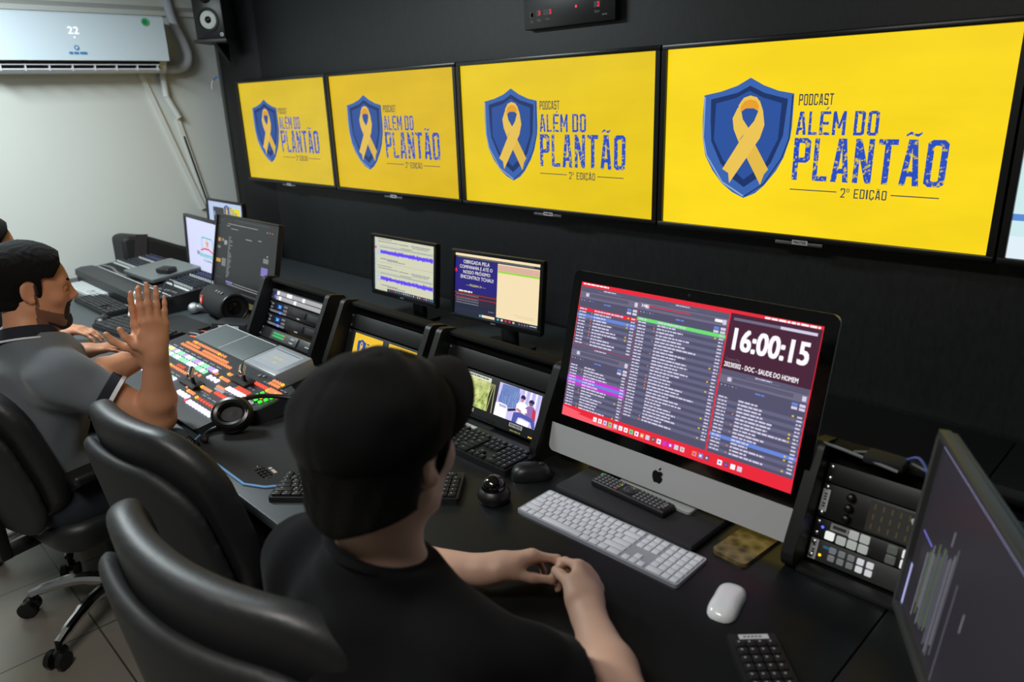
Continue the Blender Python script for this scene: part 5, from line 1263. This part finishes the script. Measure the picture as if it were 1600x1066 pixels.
def hand(wrist, d, n, th, curls=(20, 25, 30, 35), spread=4, thumb=None, sc=1.0, flat=1.0, thumb_curl=20, thumb_out=45, curl2=1.0):
    """wrist point, finger direction d, palm normal n (out of the palm), th = +1/-1 picks the thumb's side (s = n x d)"""
    d = unit_v(d); n = unit_v(V3(n)-d*(V3(n)@d)); s_ = np.cross(n, d)*th; w_ = V3(wrist); P = []
    L = lambda a, b, c: w_+sc*(d*a+s_*b+n*c)
    P += [cone(L(-.005, 0, 0), L(.03, 0, 0), .024*sc, .027*sc, .025), cone(L(.03, .016, .0), L(.085, .024, 0), .0155*sc, .0125*sc, .018), cone(L(.03, .002, 0), L(.087, .006, -.001), .0155*sc, .0125*sc, .018),
          cone(L(.03, -.010, 0), L(.083, -.012, 0), .015*sc, .012*sc, .018), cone(L(.03, -.020, .002), L(.074, -.030, .002), .014*sc, .0115*sc, .018), cone(L(.018, .020, .008), L(.05, .028, .008), .017*sc, .013*sc, .02)]
    dat = [((.089, .027, 0), (.043, .026, .021), .0088, 1), ((.092, .008, -.001), (.047, .030, .022), .009, .3), ((.088, -.012, 0), (.043, .028, .021), .0085, -.4), ((.078, -.031, .002), (.034, .021, .018), .0075, -1.2)]
    for (q, ln, r0, sp), cu in zip(dat, curls):
        p = L(*q); dv = rotv(d, n, R(spread*sp*th*-1)*-1 if False else R(spread*sp)*(1 if th > 0 else -1)*1.0)
        # spread towards the thumb side
        dv = unit_v(d+s_*math.tan(R(spread*sp))); ax = np.cross(dv, n)
        cs = cu if isinstance(cu, (tuple, list)) else (cu, cu*1.15*curl2, cu*.7*curl2)
        a = 0
        for i in range(3):
            a += R(cs[i]); dd = dv*math.cos(a)+n*math.sin(a); e = p+dd*ln[i]*sc
            P.append(cone(p, e, (r0-.0007*i)*sc, (r0-.0007*(i+1))*sc, .006 if i else .011)); p = e
    if thumb is None:
        t0 = L(.022, .026, .006); a = R(thumb_out); d1 = unit_v(d*math.cos(a)+s_*math.sin(a)+n*.25); d2 = unit_v(d1+n*math.tan(R(thumb_curl))*.5+d*.35); d3 = unit_v(d2+d*.25)
        pts = [t0, t0+d1*.042*sc, t0+d1*.042*sc+d2*.033*sc, t0+d1*.042*sc+d2*.033*sc+d3*.026*sc]
    else: pts = [L(.02, .024, .006)]+[V3(q) for q in thumb]
    for i, (a, b_) in enumerate(zip(pts[:-1], pts[1:])):
        r0 = (.0145, .0112, .0098, .0085)[i]*sc; r1 = (.0112, .0098, .0082, .008)[i]*sc; P.append(cone(a, b_, r0, r1, .014 if i == 0 else .006))
    return P
# ------------------------------------------------------------------ people
HB = .0034                                        # body grid
def skin(name, col):
    M = pbr(name, col, .5, spec=.35, sss=.12, bump=.12, bscale=350)
    return M
def on(a, fr, to): return V3(a)+(V3(to)-V3(a))*fr
def torso(N, SL, SR, W, H, inf=0.0, k=.05, fat=1.0):
    """chest, belly and shoulder yoke from neck base N, shoulder joints, waist W and hips H"""
    N, SL, SR, W, H = map(V3, (N, SL, SR, W, H)); mid = (SL+SR)/2
    x = unit_v(SR-SL); z = unit_v(N-W); y = np.cross(z, x); y = unit_v(y); x = np.cross(y, z); M = np.stack([x, y, z], 1)
    ch = on(mid, .28, W); hw = np.linalg.norm(SR-SL)/2
    x2 = unit_v(SR-SL); z2 = unit_v(W-H); y2 = unit_v(np.cross(z2, x2)); x2 = np.cross(y2, z2); M2 = np.stack([x2, y2, z2], 1)
    return [ell(ch, V3((hw-.008, .112, .17))*fat+inf, M, k), ell(on(ch, .75, W), V3((hw-.022, .112, .16))*fat+inf, M, k), ell(H, V3((hw-.01, .135, .15))*fat+inf, M2, k),
            cone(on(mid, .08, N), SL, .068+inf, .058+inf, k), cone(on(mid, .08, N), SR, .068+inf, .058+inf, k), cone(on(N, .25, mid), N, .074+inf, .056+inf, .03)]
def arm(sh, el, wr, inf=0.0, r=(.055, .043, .041, .027)):
    a = on(el, .28, wr)
    return [cone(sh, el, r[0]+inf, r[1]+inf, .03), cone(el, a, r[1]-.003+inf, r[2]+.003+inf, .02), cone(a, wr, r[2]+.003+inf, r[3]+inf, .02)]
def legs(H, KL, KR, AL, AR, inf=0.0):
    H = V3(H); P = []
    for sx, K, A in ((-1, KL, AL), (1, KR, AR)):
        P += [cone(H+V3((sx*.09, .02, -.02)), K, .085+inf, .06+inf, .04), cone(K, A, .058+inf, .04+inf, .03)]
    return P
def clip_below(D, g, pt, nrm):
    """keep the side of a plane the normal points away from"""
    d = (g[0]-pt[0])*nrm[0]+(g[1]-pt[1])*nrm[1]+(g[2]-pt[2])*nrm[2]
    return np.maximum(D, d)
def sleeve_cone(sh, el, end, r0, r1, k=.04):
    """upper arm sleeve cut off square at the fraction end"""
    sh, el = V3(sh), V3(el); e = on(sh, end, el); u = unit_v(el-sh)
    kind, lo, hi, fn, kk, mode = cone(sh, on(sh, end+.25, el), r0, r1, k)
    def f2(x, y, z): return np.maximum(fn(x, y, z), (x-e[0])*u[0]+(y-e[1])*u[1]+(z-e[2])*u[2])
    return (kind, lo, hi, f2, kk, mode)
def wrinkle(F, amp, dirs):
    g = F.grid(); w_ = 0
    for (d, fr, ph) in dirs:
        w_ = w_+np.sin((g[0]*d[0]+g[1]*d[1]+g[2]*d[2])*fr+ph+2.2*np.sin(g[2]*17+g[0]*11)+1.6*np.sin(g[1]*19+g[0]*7))
    F.D = (F.D+amp*w_/len(dirs)).astype(np.float32)
def band(prims_fn, name, mat, parent, lo, hi, h): pass
def head_bits(t, hd, hair_mat, brow=True, eye=True, closed=False):
    if eye:
        for sx in (-1, 1):
            b = MB(); b.ell((0, 0, 0), (.0125, .0125, .0125), 20, 14)
            n0 = len(b.f); c = hd.p(sx*.032, .0738, .003)
            b.mat(1); f = unit_v(hd.M @ V3((0, 1, -.25)))
            p = V3((0, 0, 0)); b.cyl(tuple(f*.0112), tuple(f*.0129), .0056, .0050, 16)
            o = b.build('eye', [pbr('eye_white', (214, 208, 200), .25), pbr('iris_dark', (34, 22, 16), .15)], t); o.location = tuple(c-V3(t.location))
            b = MB(); F = Field(c-.02, c+.02, .0016)
            F.put([ell(c, (.0142,)*3, None, .001)]); g = F.grid(); X = hd.loc(*g)
            F.D = np.maximum(F.D, -(X[2]-.003-(-.004 if closed else .0025)+.25*(X[1]-.08))).astype(np.float32)
            F.mesh('eyelid', t['skin_name'] and bpy.data.materials[t['skin_name']], t, 1)
    if brow:
        for sx in (-1, 1):
            b = MB(); b.tube([tuple(hd.p(sx*x, y, z)-V3(t.location)) for x, y, z in ((.012, .0925, .0215), (.025, .0915, .0265), (.040, .0835, .0275), (.052, .0685, .021))], [.003, .0042, .004, .002], 6); b.build('eyebrow', hair_mat, t)

# ---- the person in the black cap, nearest the camera
SKA = skin('skin_light', (220, 178, 156))
t = thing('person', 'person in a black cap and black t-shirt, seen from behind, forearms on the desk', 'person', (.60, -1.72, 0)); t['skin_name'] = SKA.name
hd = Head((.614, -1.560, 1.188), 107, -4, 0, 1.06)
N, SL, SR = (.620, -1.590, 1.012), (.455, -1.605, .948), (.762, -1.570, .925); W_, H_ = (.59, -1.66, .66), (.57, -1.64, .54)
EL, ER, WL, WR = (.335, -1.405, .782), (.868, -1.365, .785), (.498, -1.284, .787), (.714, -1.250, .790)
hands = hand(WL, (.45, .88, .12), (.45, -.25, -.85), 1, ((24, 50, 40), (26, 52, 40), (28, 52, 40), (30, 50, 40)), 5, thumb=[(.548, -1.262, .790), (.578, -1.243, .787), (.600, -1.226, .786)]) \
    + hand(WR, (-.62, .76, .16), (-.62, -.42, -.66), -1, ((48, 70, 40), (50, 72, 40), (52, 72, 40), (54, 70, 40)), 3, thumb=[(.664, -1.236, .812), (.628, -1.222, .808), (.604, -1.210, .800)])
F = Field((.22, -1.98, .42), (1.0, -1.07, 1.37), .0036)
F.put(torso(N, SL, SR, W_, H_, -.004)+hd.prims(N)+arm(SL, EL, WL)+arm(SR, ER, WR)+hands)
F.mesh('body', SKA, t, 2)
HAIR = pbr('hair_black', (6, 5, 5), .7, spec=.2, bump=.6, bscale=260)
head_bits(t, hd, HAIR)
# hair below the cap
c = hd.c; Fh = Field(c-.17, c+.17, .0034); Fh.put(hd.skull()+[hd.e((0, -.048, -.040), (.064, .055, .080), .03)]); X = hd.loc(*Fh.grid())
d = Fh.D-.012*hd.sc+.0012*np.sin(X[0]*240+2*np.sin(X[1]*80))*np.sin(X[2]*90)
def hair_region(X, side_y, nape, ear_y, low):
    d = np.maximum(X[1]-side_y-.3*(X[2]-.03), -(X[2]+nape-.35*np.abs(X[0])))
    d = np.maximum(d, np.where(X[2] < low, X[1]-ear_y, -1))
    e = np.sqrt(((X[1]+.012)/.025)**2+((X[2]-.002)/.038)**2)-1
    return np.maximum(d, np.where(np.abs(X[0]) > .05, -e*.03, -1))
d = np.maximum(d, hair_region(X, .034, .082, -.034, -.036))
Fh.D = d.astype(np.float32); Fh.mesh('hair', HAIR, t, 3)
CAPM = pbr('cap_cloth', (8, 8, 9), .9, spec=.12, bump=.4, bscale=420, sheen=.03)
Fc = Field(c-.2, c+.2, .0036)
Fc.put([hd.e((0, -.012, .042), (.090, .112, .088), .03), hd.e((0, -.034, .052), (.092, .094, .070), .03)]); X = hd.loc(*Fc.grid())
d = np.maximum(Fc.D, -(X[2]+.026-.36*(X[1]+.10)))
d = d+.0028*np.sin(X[0]*60+3*np.sin(X[1]*34)+1)*np.sin(X[1]*42+2*np.sin(X[2]*40))*np.clip((X[2]-.03)*30, 0, 1)
seam = np.minimum(np.abs(X[0]), np.abs(X[0]*.5+X[1]*.86+.01)); d = d+.0014*np.exp(-(seam/.003)**2)
Fc.D = d.astype(np.float32); cap = Fc.mesh('cap', CAPM, t, 3)
b = MB(); NA, NR = 28, 7; vs = []
for lay in (.0042, -.0042):
    for i in range(NA+1):
        a = R(-88+176*i/NA)
        for k in range(NR+1):
            q = k/NR; x = (.080+.008*q)*math.sin(a); y = -.012*(1-q)+(.100*(1-q)+.158*q)*max(math.cos(a), 0)**(1-.25*q)
            e = lay*(1-.8*q**6); vs.append(tuple(hd.p(x, y, .080-7.6*x*x+.03*(y-.09)+e)))
S_ = (NA+1)*(NR+1); ix = lambda i, k: i*(NR+1)+k; fs = []
for i in range(NA):
    for k in range(NR):
        fs += [(ix(i, k), ix(i+1, k), ix(i+1, k+1), ix(i, k+1)), (S_+ix(i, k), S_+ix(i, k+1), S_+ix(i+1, k+1), S_+ix(i+1, k))]
    fs += [(ix(i, NR), ix(i+1, NR), S_+ix(i+1, NR), S_+ix(i, NR)), (ix(i+1, 0), ix(i, 0), S_+ix(i, 0), S_+ix(i+1, 0))]
for k in range(NR): fs += [(ix(0, k+1), S_+ix(0, k+1), S_+ix(0, k), ix(0, k)), (ix(NA, k), S_+ix(NA, k), S_+ix(NA, k+1), ix(NA, k+1))]
b.add(vs, fs); b.build('brim', CAPM, cap, 60)
TS = pbr('tshirt_black', (12, 13, 16), .92, spec=.12, bump=.3, bscale=500, sheen=.03)
F = Field((.2, -2.02, .4), (1.02, -1.3, 1.14), .005)
nk = unit_v(V3(hd.p(0, -.028, -.05))-V3(N)); q = V3(N)+nk*.040; cn = unit_v(nk+V3((.12, .42, 0)))
F.put(torso(N, SL, SR, W_, H_, .010)+[cone(N, V3(N)+nk*.085, .070, .063, .045)]+[sleeve_cone(SL, EL, .66, .074, .068), sleeve_cone(SR, ER, .66, .074, .068)])
g = F.grid(); wrinkle(F, .006, [((.5, .3, 1), 40, 0), ((-.8, .5, .6), 56, 1.3)])
dn = np.sqrt((g[0]-N[0])**2+(g[1]-N[1])**2+(g[2]-N[2])**2)
F.D = np.maximum(F.D, np.where(dn < .16, (g[0]-q[0])*cn[0]+(g[1]-q[1])*cn[1]+(g[2]-q[2])*cn[2], -1)).astype(np.float32)
shirt = F.mesh('tshirt', TS, t, 3)
b = MB(); K = 40; u1 = unit_v(np.cross(cn, (0, 1, .2))); u2 = np.cross(cn, u1)
b.tube([tuple(q-cn*.004+u1*math.cos(2*math.pi*k/K)*.0670+u2*math.sin(2*math.pi*k/K)*.0725) for k in range(K+2)], .0075, 8, 0); b.build('collar', TS, shirt)
JE = pbr('jeans_dark', (30, 34, 44), .9)
F = Field((.3, -1.9, .04), (.92, -1.1, .68), .008); F.put(legs((.58, -1.66, .53), (.46, -1.24, .53), (.72, -1.24, .53), (.46, -1.30, .10), (.72, -1.30, .10), .008)+[ell((.58, -1.66, .53), (.17, .13, .10), None, .05)]); F.mesh('trousers', JE, t, 2)
def shoes(t, pts):
    for x, y in pts:
        F = Field((x-.08, y-.14, -.01), (x+.08, y+.22, .16), .006); F.put([ell((x, y+.09, .04), (.048, .12, .045), None, .02), ell((x, y-.01, .06), (.042, .06, .06), None, .03)])
        F.D = np.maximum(F.D, .002-F.grid()[2]).astype(np.float32); F.mesh('shoe', pbr('shoe_dark', (26, 26, 28), .6), t, 2)
shoes(t, ((.46, -1.32), (.72, -1.32)))

# ---- the man in the grey polo shirt with clasped hands
SKB = skin('skin_tan', (198, 140, 106))
t = thing('person', 'bearded man in a grey polo shirt pressing his palms together over the switcher', 'person', (-1.06, -1.62, 0)); t['skin_name'] = SKB.name
hd = Head((-1.058, -1.604, 1.160), 79, -7, 0, .97)
N, SL, SR = (-1.030, -1.650, 1.020), (-1.190, -1.635, .955), (-.850, -1.628, .940); W_, H_ = (-1.05, -1.70, .66), (-1.06, -1.66, .54)
ER, WR, EL, WL = (-.738, -1.432, .787), (-.680, -1.425, 1.000), (-.935, -1.545, .885), (-.730, -1.432, .985)
hands = hand(WR, (.02, .10, 1), (-1, .05, .02), -1, ((2, 5, 6), (0, 3, 4), (0, 3, 4), (0, 6, 6)), 2.6, thumb=[(-.703, -1.467, 1.025), (-.714, -1.484, 1.050), (-.720, -1.492, 1.073)]) \
    + hand(WL, (-.02, .10, 1), (1, .12, .02), 1, ((0, 6, 8), (0, 5, 6), (2, 5, 6), (2, 8, 8)), 4, thumb=[(-.743, -1.482, 1.015), (-.756, -1.505, 1.035), (-.762, -1.517, 1.057)])
F = Field((-1.36, -1.92, .42), (-.58, -1.30, 1.32), .0034)
F.put(torso(N, SL, SR, W_, H_, -.004)+hd.prims(N)+arm(SL, EL, WL, 0, (.055, .043, .042, .028))+arm(SR, ER, WR, 0, (.056, .045, .044, .029))+hands)
LIP = pbr('lip_tan', (150, 92, 78), .45)
def lipf(P):
    L = (P-hd.c) @ hd.M/hd.sc
    out = ((np.abs(L[:, 0]) < .022) & (L[:, 1] > .075) & (L[:, 2] < -.055) & (L[:, 2] > -.081)).astype(int)
    up_ = np.where(L[:, 1] > .012, -.052-.42*np.maximum(L[:, 1]-.012, 0), .03)
    st = (np.abs(L[:, 1]) < .12) & (np.abs(L[:, 0]) < .09) & (L[:, 2] < up_) & (L[:, 1] > .002) & (L[:, 2] > -.118-.2*L[:, 1]) & (np.abs(L[:, 0]) > .03)
    out[st] = 2
    return out
F.mesh('body', [SKB, LIP, pbr('skin_stubble', (112, 76, 58), .6, bump=.3, bscale=700)], t, 2, lipf)
HB2 = pbr('hair_dark', (10, 8, 8), .85, spec=.2, bump=.8, bscale=300)
head_bits(t, hd, HB2, closed=True)
c = hd.c; Fh = Field(c-.17, c+.17, .0034); Fh.put(hd.skull()+[hd.e((0, -.045, -.035), (.056, .052, .07), .03)]); X = hd.loc(*Fh.grid())
thick = np.clip(.006+(X[2]+.01)*.16, .0035, .020)
d = Fh.D-thick*hd.sc+.0012*np.sin(X[0]*260+2*np.sin(X[1]*90))*np.sin(X[1]*230+2*np.sin(X[2]*120))
front = X[1]-.074+.60*np.maximum(.075-X[2], 0)                        # hair line across the forehead
temple = np.where(X[2] < .040, X[1]-.022, front)
fl = np.where(np.abs(X[0]) > .045, temple, front)
d = np.maximum(d, fl); d = np.maximum(d, -(X[2]+.070-.25*np.abs(X[0])))
d = np.maximum(d, np.where(X[2] < -.030, X[1]+.036, -1))
ear = np.sqrt(((X[1]+.010)/.021)**2+((X[2]-.002)/.034)**2)-1
d = np.maximum(d, np.where(np.abs(X[0]) > .05, -ear*.03, -1))
Fh.D = d.astype(np.float32); Fh.mesh('hair', HB2, t, 2)
# beard: thin shell over jaw, chin and upper lip
Fh = Field(c-.17, c+.17, .0030); Fh.put([p for p in hd.prims(N)]); X = hd.loc(*Fh.grid())
jl = X[2]+.060+.62*np.maximum(X[1], 0)                                  # upper edge falls from the ear to the chin
jaw = np.maximum(np.maximum(jl+.012, -(X[2]+.135)), -(X[1]-.030)); jaw = np.maximum(jaw, -(X[1]*.45+X[2]+.121))
chin = np.maximum(np.maximum(np.abs(X[0])-.030, X[2]+.084), -(X[1]-.045))
mus = np.maximum(np.maximum(np.abs(X[0])-.029, np.abs(X[2]+.0475+.12*np.abs(X[0]))-.0072), -(X[1]-.06))
gote = np.maximum(np.maximum(np.abs(np.abs(X[0])-.0285)-.005, np.abs(X[2]+.068)-.026), -(X[1]-.05))
side = np.maximum(np.maximum(np.abs(X[1]-.013+.05*(X[2]+.03))-.007, X[2]-.035), -(X[2]+.012)); side = np.maximum(side, .04-np.abs(X[0]))
reg = np.minimum(np.minimum(np.minimum(jaw, chin), np.minimum(mus, gote)), side)
d = np.maximum(Fh.D-.0026, reg); d = d+.0010*np.sin(X[0]*400)*np.sin(X[1]*380)*np.sin(X[2]*420)
Fh.D = d.astype(np.float32); Fh.mesh('beard', pbr('beard_dark', (34, 25, 21), .8, bump=.8, bscale=500), t, 1)
PO = pbr('polo_grey', (96, 102, 108), .9, bump=.3, bscale=500, sheen=.2); NV = pbr('polo_navy', (24, 27, 38), .9, bump=.3, bscale=500); STW = pbr('polo_stripe', (214, 216, 220), .8)
F = Field((-1.38, -1.94, .4), (-.62, -1.38, 1.12), .005)
F.put(torso(N, SL, SR, W_, H_, .013)+[sleeve_cone(SL, EL, .66, .080, .059), sleeve_cone(SR, ER, .52, .074, .062)])
g = F.grid(); wrinkle(F, .0035, [((.4, .4, 1), 44, 0), ((-.7, .6, .5), 58, 1)])
nk = unit_v(V3(hd.p(0, -.028, -.05))-V3(N)); q = V3(N)+nk*.008
dn = np.sqrt((g[0]-N[0])**2+(g[1]-N[1])**2+(g[2]-N[2])**2)
F.D = np.maximum(F.D, np.where(dn < .13, (g[0]-q[0])*nk[0]+(g[1]-q[1])*nk[1]+(g[2]-q[2])*nk[2], -1)).astype(np.float32)
shirt = F.mesh('polo_shirt', PO, t, 3)
for sh, el, fr, r1 in ((SL, EL, .66, .0665), (SR, ER, .52, .0700)):
    e = on(sh, fr, el); u = unit_v(V3(el)-V3(sh)); a_ = unit_v(np.cross(u, (0, 0, 1))); b_ = np.cross(u, a_); K = 40; b = MB()
    prof = [(r1+.001, -.034), (r1+.003, -.032), (r1+.002, -.007), (r1+.0015, .004), (r1-.004, .004), (r1-.006, -.02)]
    vs = [tuple(e+u*z+(a_*math.cos(2*math.pi*k/K)+b_*math.sin(2*math.pi*k/K))*r_) for r_, z in prof for k in range(K)]
    for i in range(5):
        b.mat(1 if i == 2 else 0)
        b.f += [(i*K+k, i*K+(k+1) % K, (i+1)*K+(k+1) % K, (i+1)*K+k) for k in range(K)]; b.m += [b.cur]*K
    b.v = vs; b.build('sleeve_cuff', [NV, STW], shirt)
u1 = unit_v(np.cross(nk, (0, 1, .1))); u2 = np.cross(nk, u1); b = MB(); K = 40
rings = [(.088, -.012), (.082, .012), (.073, .030), (.067, .028), (.074, .005), (.079, -.014)]
for k in range(K):
    pass
vs = []
for rr, hh in rings:
    for k in range(K):
        a = 2*math.pi*k/K; vs.append(tuple(q+nk*(hh-.006)+(u1*math.cos(a)+u2*math.sin(a))*rr*.93))
b.add(vs, [(i*K+k, i*K+(k+1) % K, ((i+1) % 6)*K+(k+1) % K, ((i+1) % 6)*K+k) for i in range(6) for k in range(K)])
b.mat(1).tube([tuple(q+nk*(-.014)+(u1*math.cos(2*math.pi*k/K)+u2*math.sin(2*math.pi*k/K))*.0835) for k in range(K+2)], .0032, 6, 0)
b.build('collar', [NV, STW], shirt)
F = Field((-1.36, -1.95, .04), (-.72, -1.05, .70), .008); F.put(legs((-1.06, -1.66, .54), (-1.17, -1.22, .53), (-.93, -1.22, .53), (-1.17, -1.28, .10), (-.93, -1.28, .10), .008)+[ell((-1.06, -1.66, .53), (.17, .13, .10), None, .05)]); F.mesh('trousers', JE, t, 2)
shoes(t, ((-1.17, -1.30), (-.93, -1.30)))

# ---- the third person, almost hidden behind him
SKC = skin('skin_brown', (178, 124, 94))
t = thing('person', 'dark haired person mostly hidden at the left edge, typing with both hands', 'person', (-1.72, -1.64, 0)); t['skin_name'] = SKC.name
hd = Head((-1.70, -1.60, 1.19), 82, -10, 0, 1.0)
N, SL, SR = (-1.71, -1.63, 1.065), (-1.88, -1.63, 1.0), (-1.54, -1.63, 1.0); W_, H_ = (-1.72, -1.70, .68), (-1.72, -1.66, .54)
EL, ER, WL, WR = (-1.98, -1.52, .80), (-1.57, -1.56, .80), (-1.955, -1.372, .795), (-1.575, -1.405, .795)
hands = hand(WL, (.75, .62, .0), (.05, .05, -1), 1, ((14, 24, 14),)*4, 6)+hand(WR, (.25, .95, .0), (.05, .05, -1), -1, ((12, 22, 12),)*4, 5)
F = Field((-2.1, -2.02, .45), (-1.4, -1.22, 1.40), .0045)
F.put(torso(N, SL, SR, W_, H_, -.004)+hd.prims(N)+arm(SL, EL, WL)+arm(SR, ER, WR)+hands); F.mesh('body', SKC, t, 2)
head_bits(t, hd, HB2, closed=True)
c = hd.c; Fh = Field(c-.17, c+.17, .0045); Fh.put(hd.skull()+[hd.e((0, -.045, -.035), (.056, .052, .07), .03)]); X = hd.loc(*Fh.grid())
d = Fh.D-np.clip(.006+(X[2]+.01)*.12, .003, .014); front = X[1]-.072+.6*np.maximum(.075-X[2], 0)
d = np.maximum(np.maximum(d, front), -(X[2]+.065)); d = np.maximum(d, np.where(X[2] < -.03, X[1]+.036, -1))
Fh.D = d.astype(np.float32); Fh.mesh('hair', HB2, t, 2)
F = Field((-2.12, -2.04, .4), (-1.36, -1.36, 1.16), .007); F.put(torso(N, SL, SR, W_, H_, .013)+[sleeve_cone(SL, EL, .68, .08, .072), sleeve_cone(SR, ER, .68, .08, .072)])
F.mesh('tshirt', pbr('tshirt_dark', (38, 40, 46), .9), t, 2)
F = Field((-2.05, -1.95, .04), (-1.38, -1.05, .70), .009); F.put(legs((-1.72, -1.66, .54), (-1.84, -1.22, .53), (-1.60, -1.22, .53), (-1.84, -1.28, .10), (-1.60, -1.28, .10), .008)+[ell((-1.72, -1.66, .53), (.17, .13, .10), None, .05)]); F.mesh('trousers', JE, t, 2)
shoes(t, ((-1.84, -1.30), (-1.60, -1.30)))

for o in list(COL.objects):
    if 'skin_name' in o: del o['skin_name']
# ------------------------------------------------------------------ office chairs
LEA = pbr('chair_leather', (27, 28, 30), .46, bump=.12, bscale=160); SHL = pbr('chair_shell', (24, 25, 27), .65)
def office_chair(label, x, y, yaw, top=.98, w=.50, lean=12, seat_y=.0, arms=True, zs=.46, star=20):
    """seat faces +y of its own frame; the back stands at y about -.24"""
    t = thing('office_chair', label, 'chair', (x, y, 0), (0, 0, R(yaw)), 'black leather office chairs at the control desk')
    tl = math.tan(R(lean)); hb = top-(zs+.04); zc = zs+.04+hb/2
    def slab(name, mat, thick, off, ww, z0, z1, rr, par, puff):
        F = Field((-ww/2-.03, -.62, z0-.03), (ww/2+.03, .1, z1+.03), .008); g = F.grid(); X, Y, Z = g
        cz = (z0+z1)/2; hh = (z1-z0)/2
        wz = ww/2*(1-.16*np.clip((Z-z0)/(z1-z0), 0, 1)**2-.10*np.clip((z0+.18-Z)/.18, 0, 1))
        qx = np.abs(X)-(wz-rr); qz = np.abs(Z-cz)-(hh-rr)
        d2 = np.sqrt(np.maximum(qx, 0)**2+np.maximum(qz, 0)**2)+np.minimum(np.maximum(qx, qz), 0)-rr
        yc = off-(Z-zs)*tl+.75*X**2
        th = thick/2+puff*np.clip(-d2/.12, 0, 1)**.5
        a = d2+.022; b_ = np.abs(Y-yc)-(th-.022)
        d = np.sqrt(np.maximum(a, 0)**2+np.maximum(b_, 0)**2)+np.minimum(np.maximum(a, b_), 0)-.022
        F.D = (d*.85+0*X).astype(np.float32); o = F.mesh(name, mat, None, 2); o.parent = par; return o
    back = slab('back_cushion', LEA, .056, -.225, w, zs+.04, top, .13, t, .007)
    slab('back_shell', SHL, .03, -.278, w-.035, zs+.0, top-.075, .12, t, .004)
    F = Field((-.29, -.30, zs-.09), (.29, .29, zs+.06), .009); X, Y, Z = F.grid()
    qx = np.abs(X)-(.25-.09); qy = np.abs(Y)-(.24-.09); d2 = np.sqrt(np.maximum(qx, 0)**2+np.maximum(qy, 0)**2)+np.minimum(np.maximum(qx, qy), 0)-.09
    a = d2+.03; b_ = np.abs(Z-(zs-.02)+.25*X**2*0)-.015-.012*np.clip(-d2/.1, 0, 1); d = np.sqrt(np.maximum(a, 0)**2+np.maximum(b_, 0)**2)+np.minimum(np.maximum(a, b_), 0)-.03
    F.D = d.astype(np.float32); o = F.mesh('seat_cushion', LEA, None, 2); o.parent = t
    b = MB(); b.box(-.03, .03, -.30, -.05, zs-.085, zs-.065, .004); b.box(-.035, .035, -.33, -.295, zs-.085, zs+.16, .006); b.box(-.09, .09, -.1, .1, zs-.085, zs-.055, .01); b.build('mechanism', BLK(), t)
    b = MB(); b.cyl((0, 0, .10), (0, 0, zs-.08), .028); b.cyl((0, 0, .07), (0, 0, .16), .036); b.build('gas_column', BLKM(), t)
    for k in range(5):
        a = R(star-yaw+72*k); M = Matrix.Rotation(a, 4, 'Z')
        b = MB(); b.M = M; b.tube([(.03, 0, .105), (.13, 0, .118), (.23, 0, .10), (.295, 0, .078)], [.024, .021, .018, .015], 10); b.build('base_leg', CHR(), t)
        b = MB(); b.M = M; b.cyl((.295, 0, .05), (.295, 0, .085), .009); b.box(.27, .32, -.012, .012, .03, .058, .008)
        for s in (-1, 1): b.cyl((.31, s*.012, .029), (.31, s*.030, .029), .028, n=22)
        b.build('caster', pbr('caster_black', (14, 14, 15), .4), t)
    if arms:
        for s in (-1, 1):
            b = MB(); b.box(s*.27-.035, s*.27+.035, -.20, .0, zs+.175, zs+.205, .012, 3); b.build('arm_pad', pbr('arm_pad_black', (22, 22, 23), .45), t)
            b = MB(); b.tube([(s*.22, -.02, zs-.07), (s*.275, -.03, zs-.04), (s*.28, -.06, zs+.08), (s*.27, -.10, zs+.18)], .016, 10); b.build('arm_post', BLK(), t)
    return t
office_chair('black leather office chair in the foreground behind the capped person', .325, -1.49, 8, 1.005, .80, 8, arms=False)
office_chair('empty black leather office chair between the foreground chair and the grey polo man', -.335, -1.335, 6, .99, .60, 9, arms=False)
office_chair('black leather office chair the man in the grey polo sits in', -1.13, -1.54, 13, .96, .52, 11, star=-127)
office_chair('black leather office chair of the hidden person at the far left', -1.72, -1.50, 0, .95, .50, 11, star=-96)
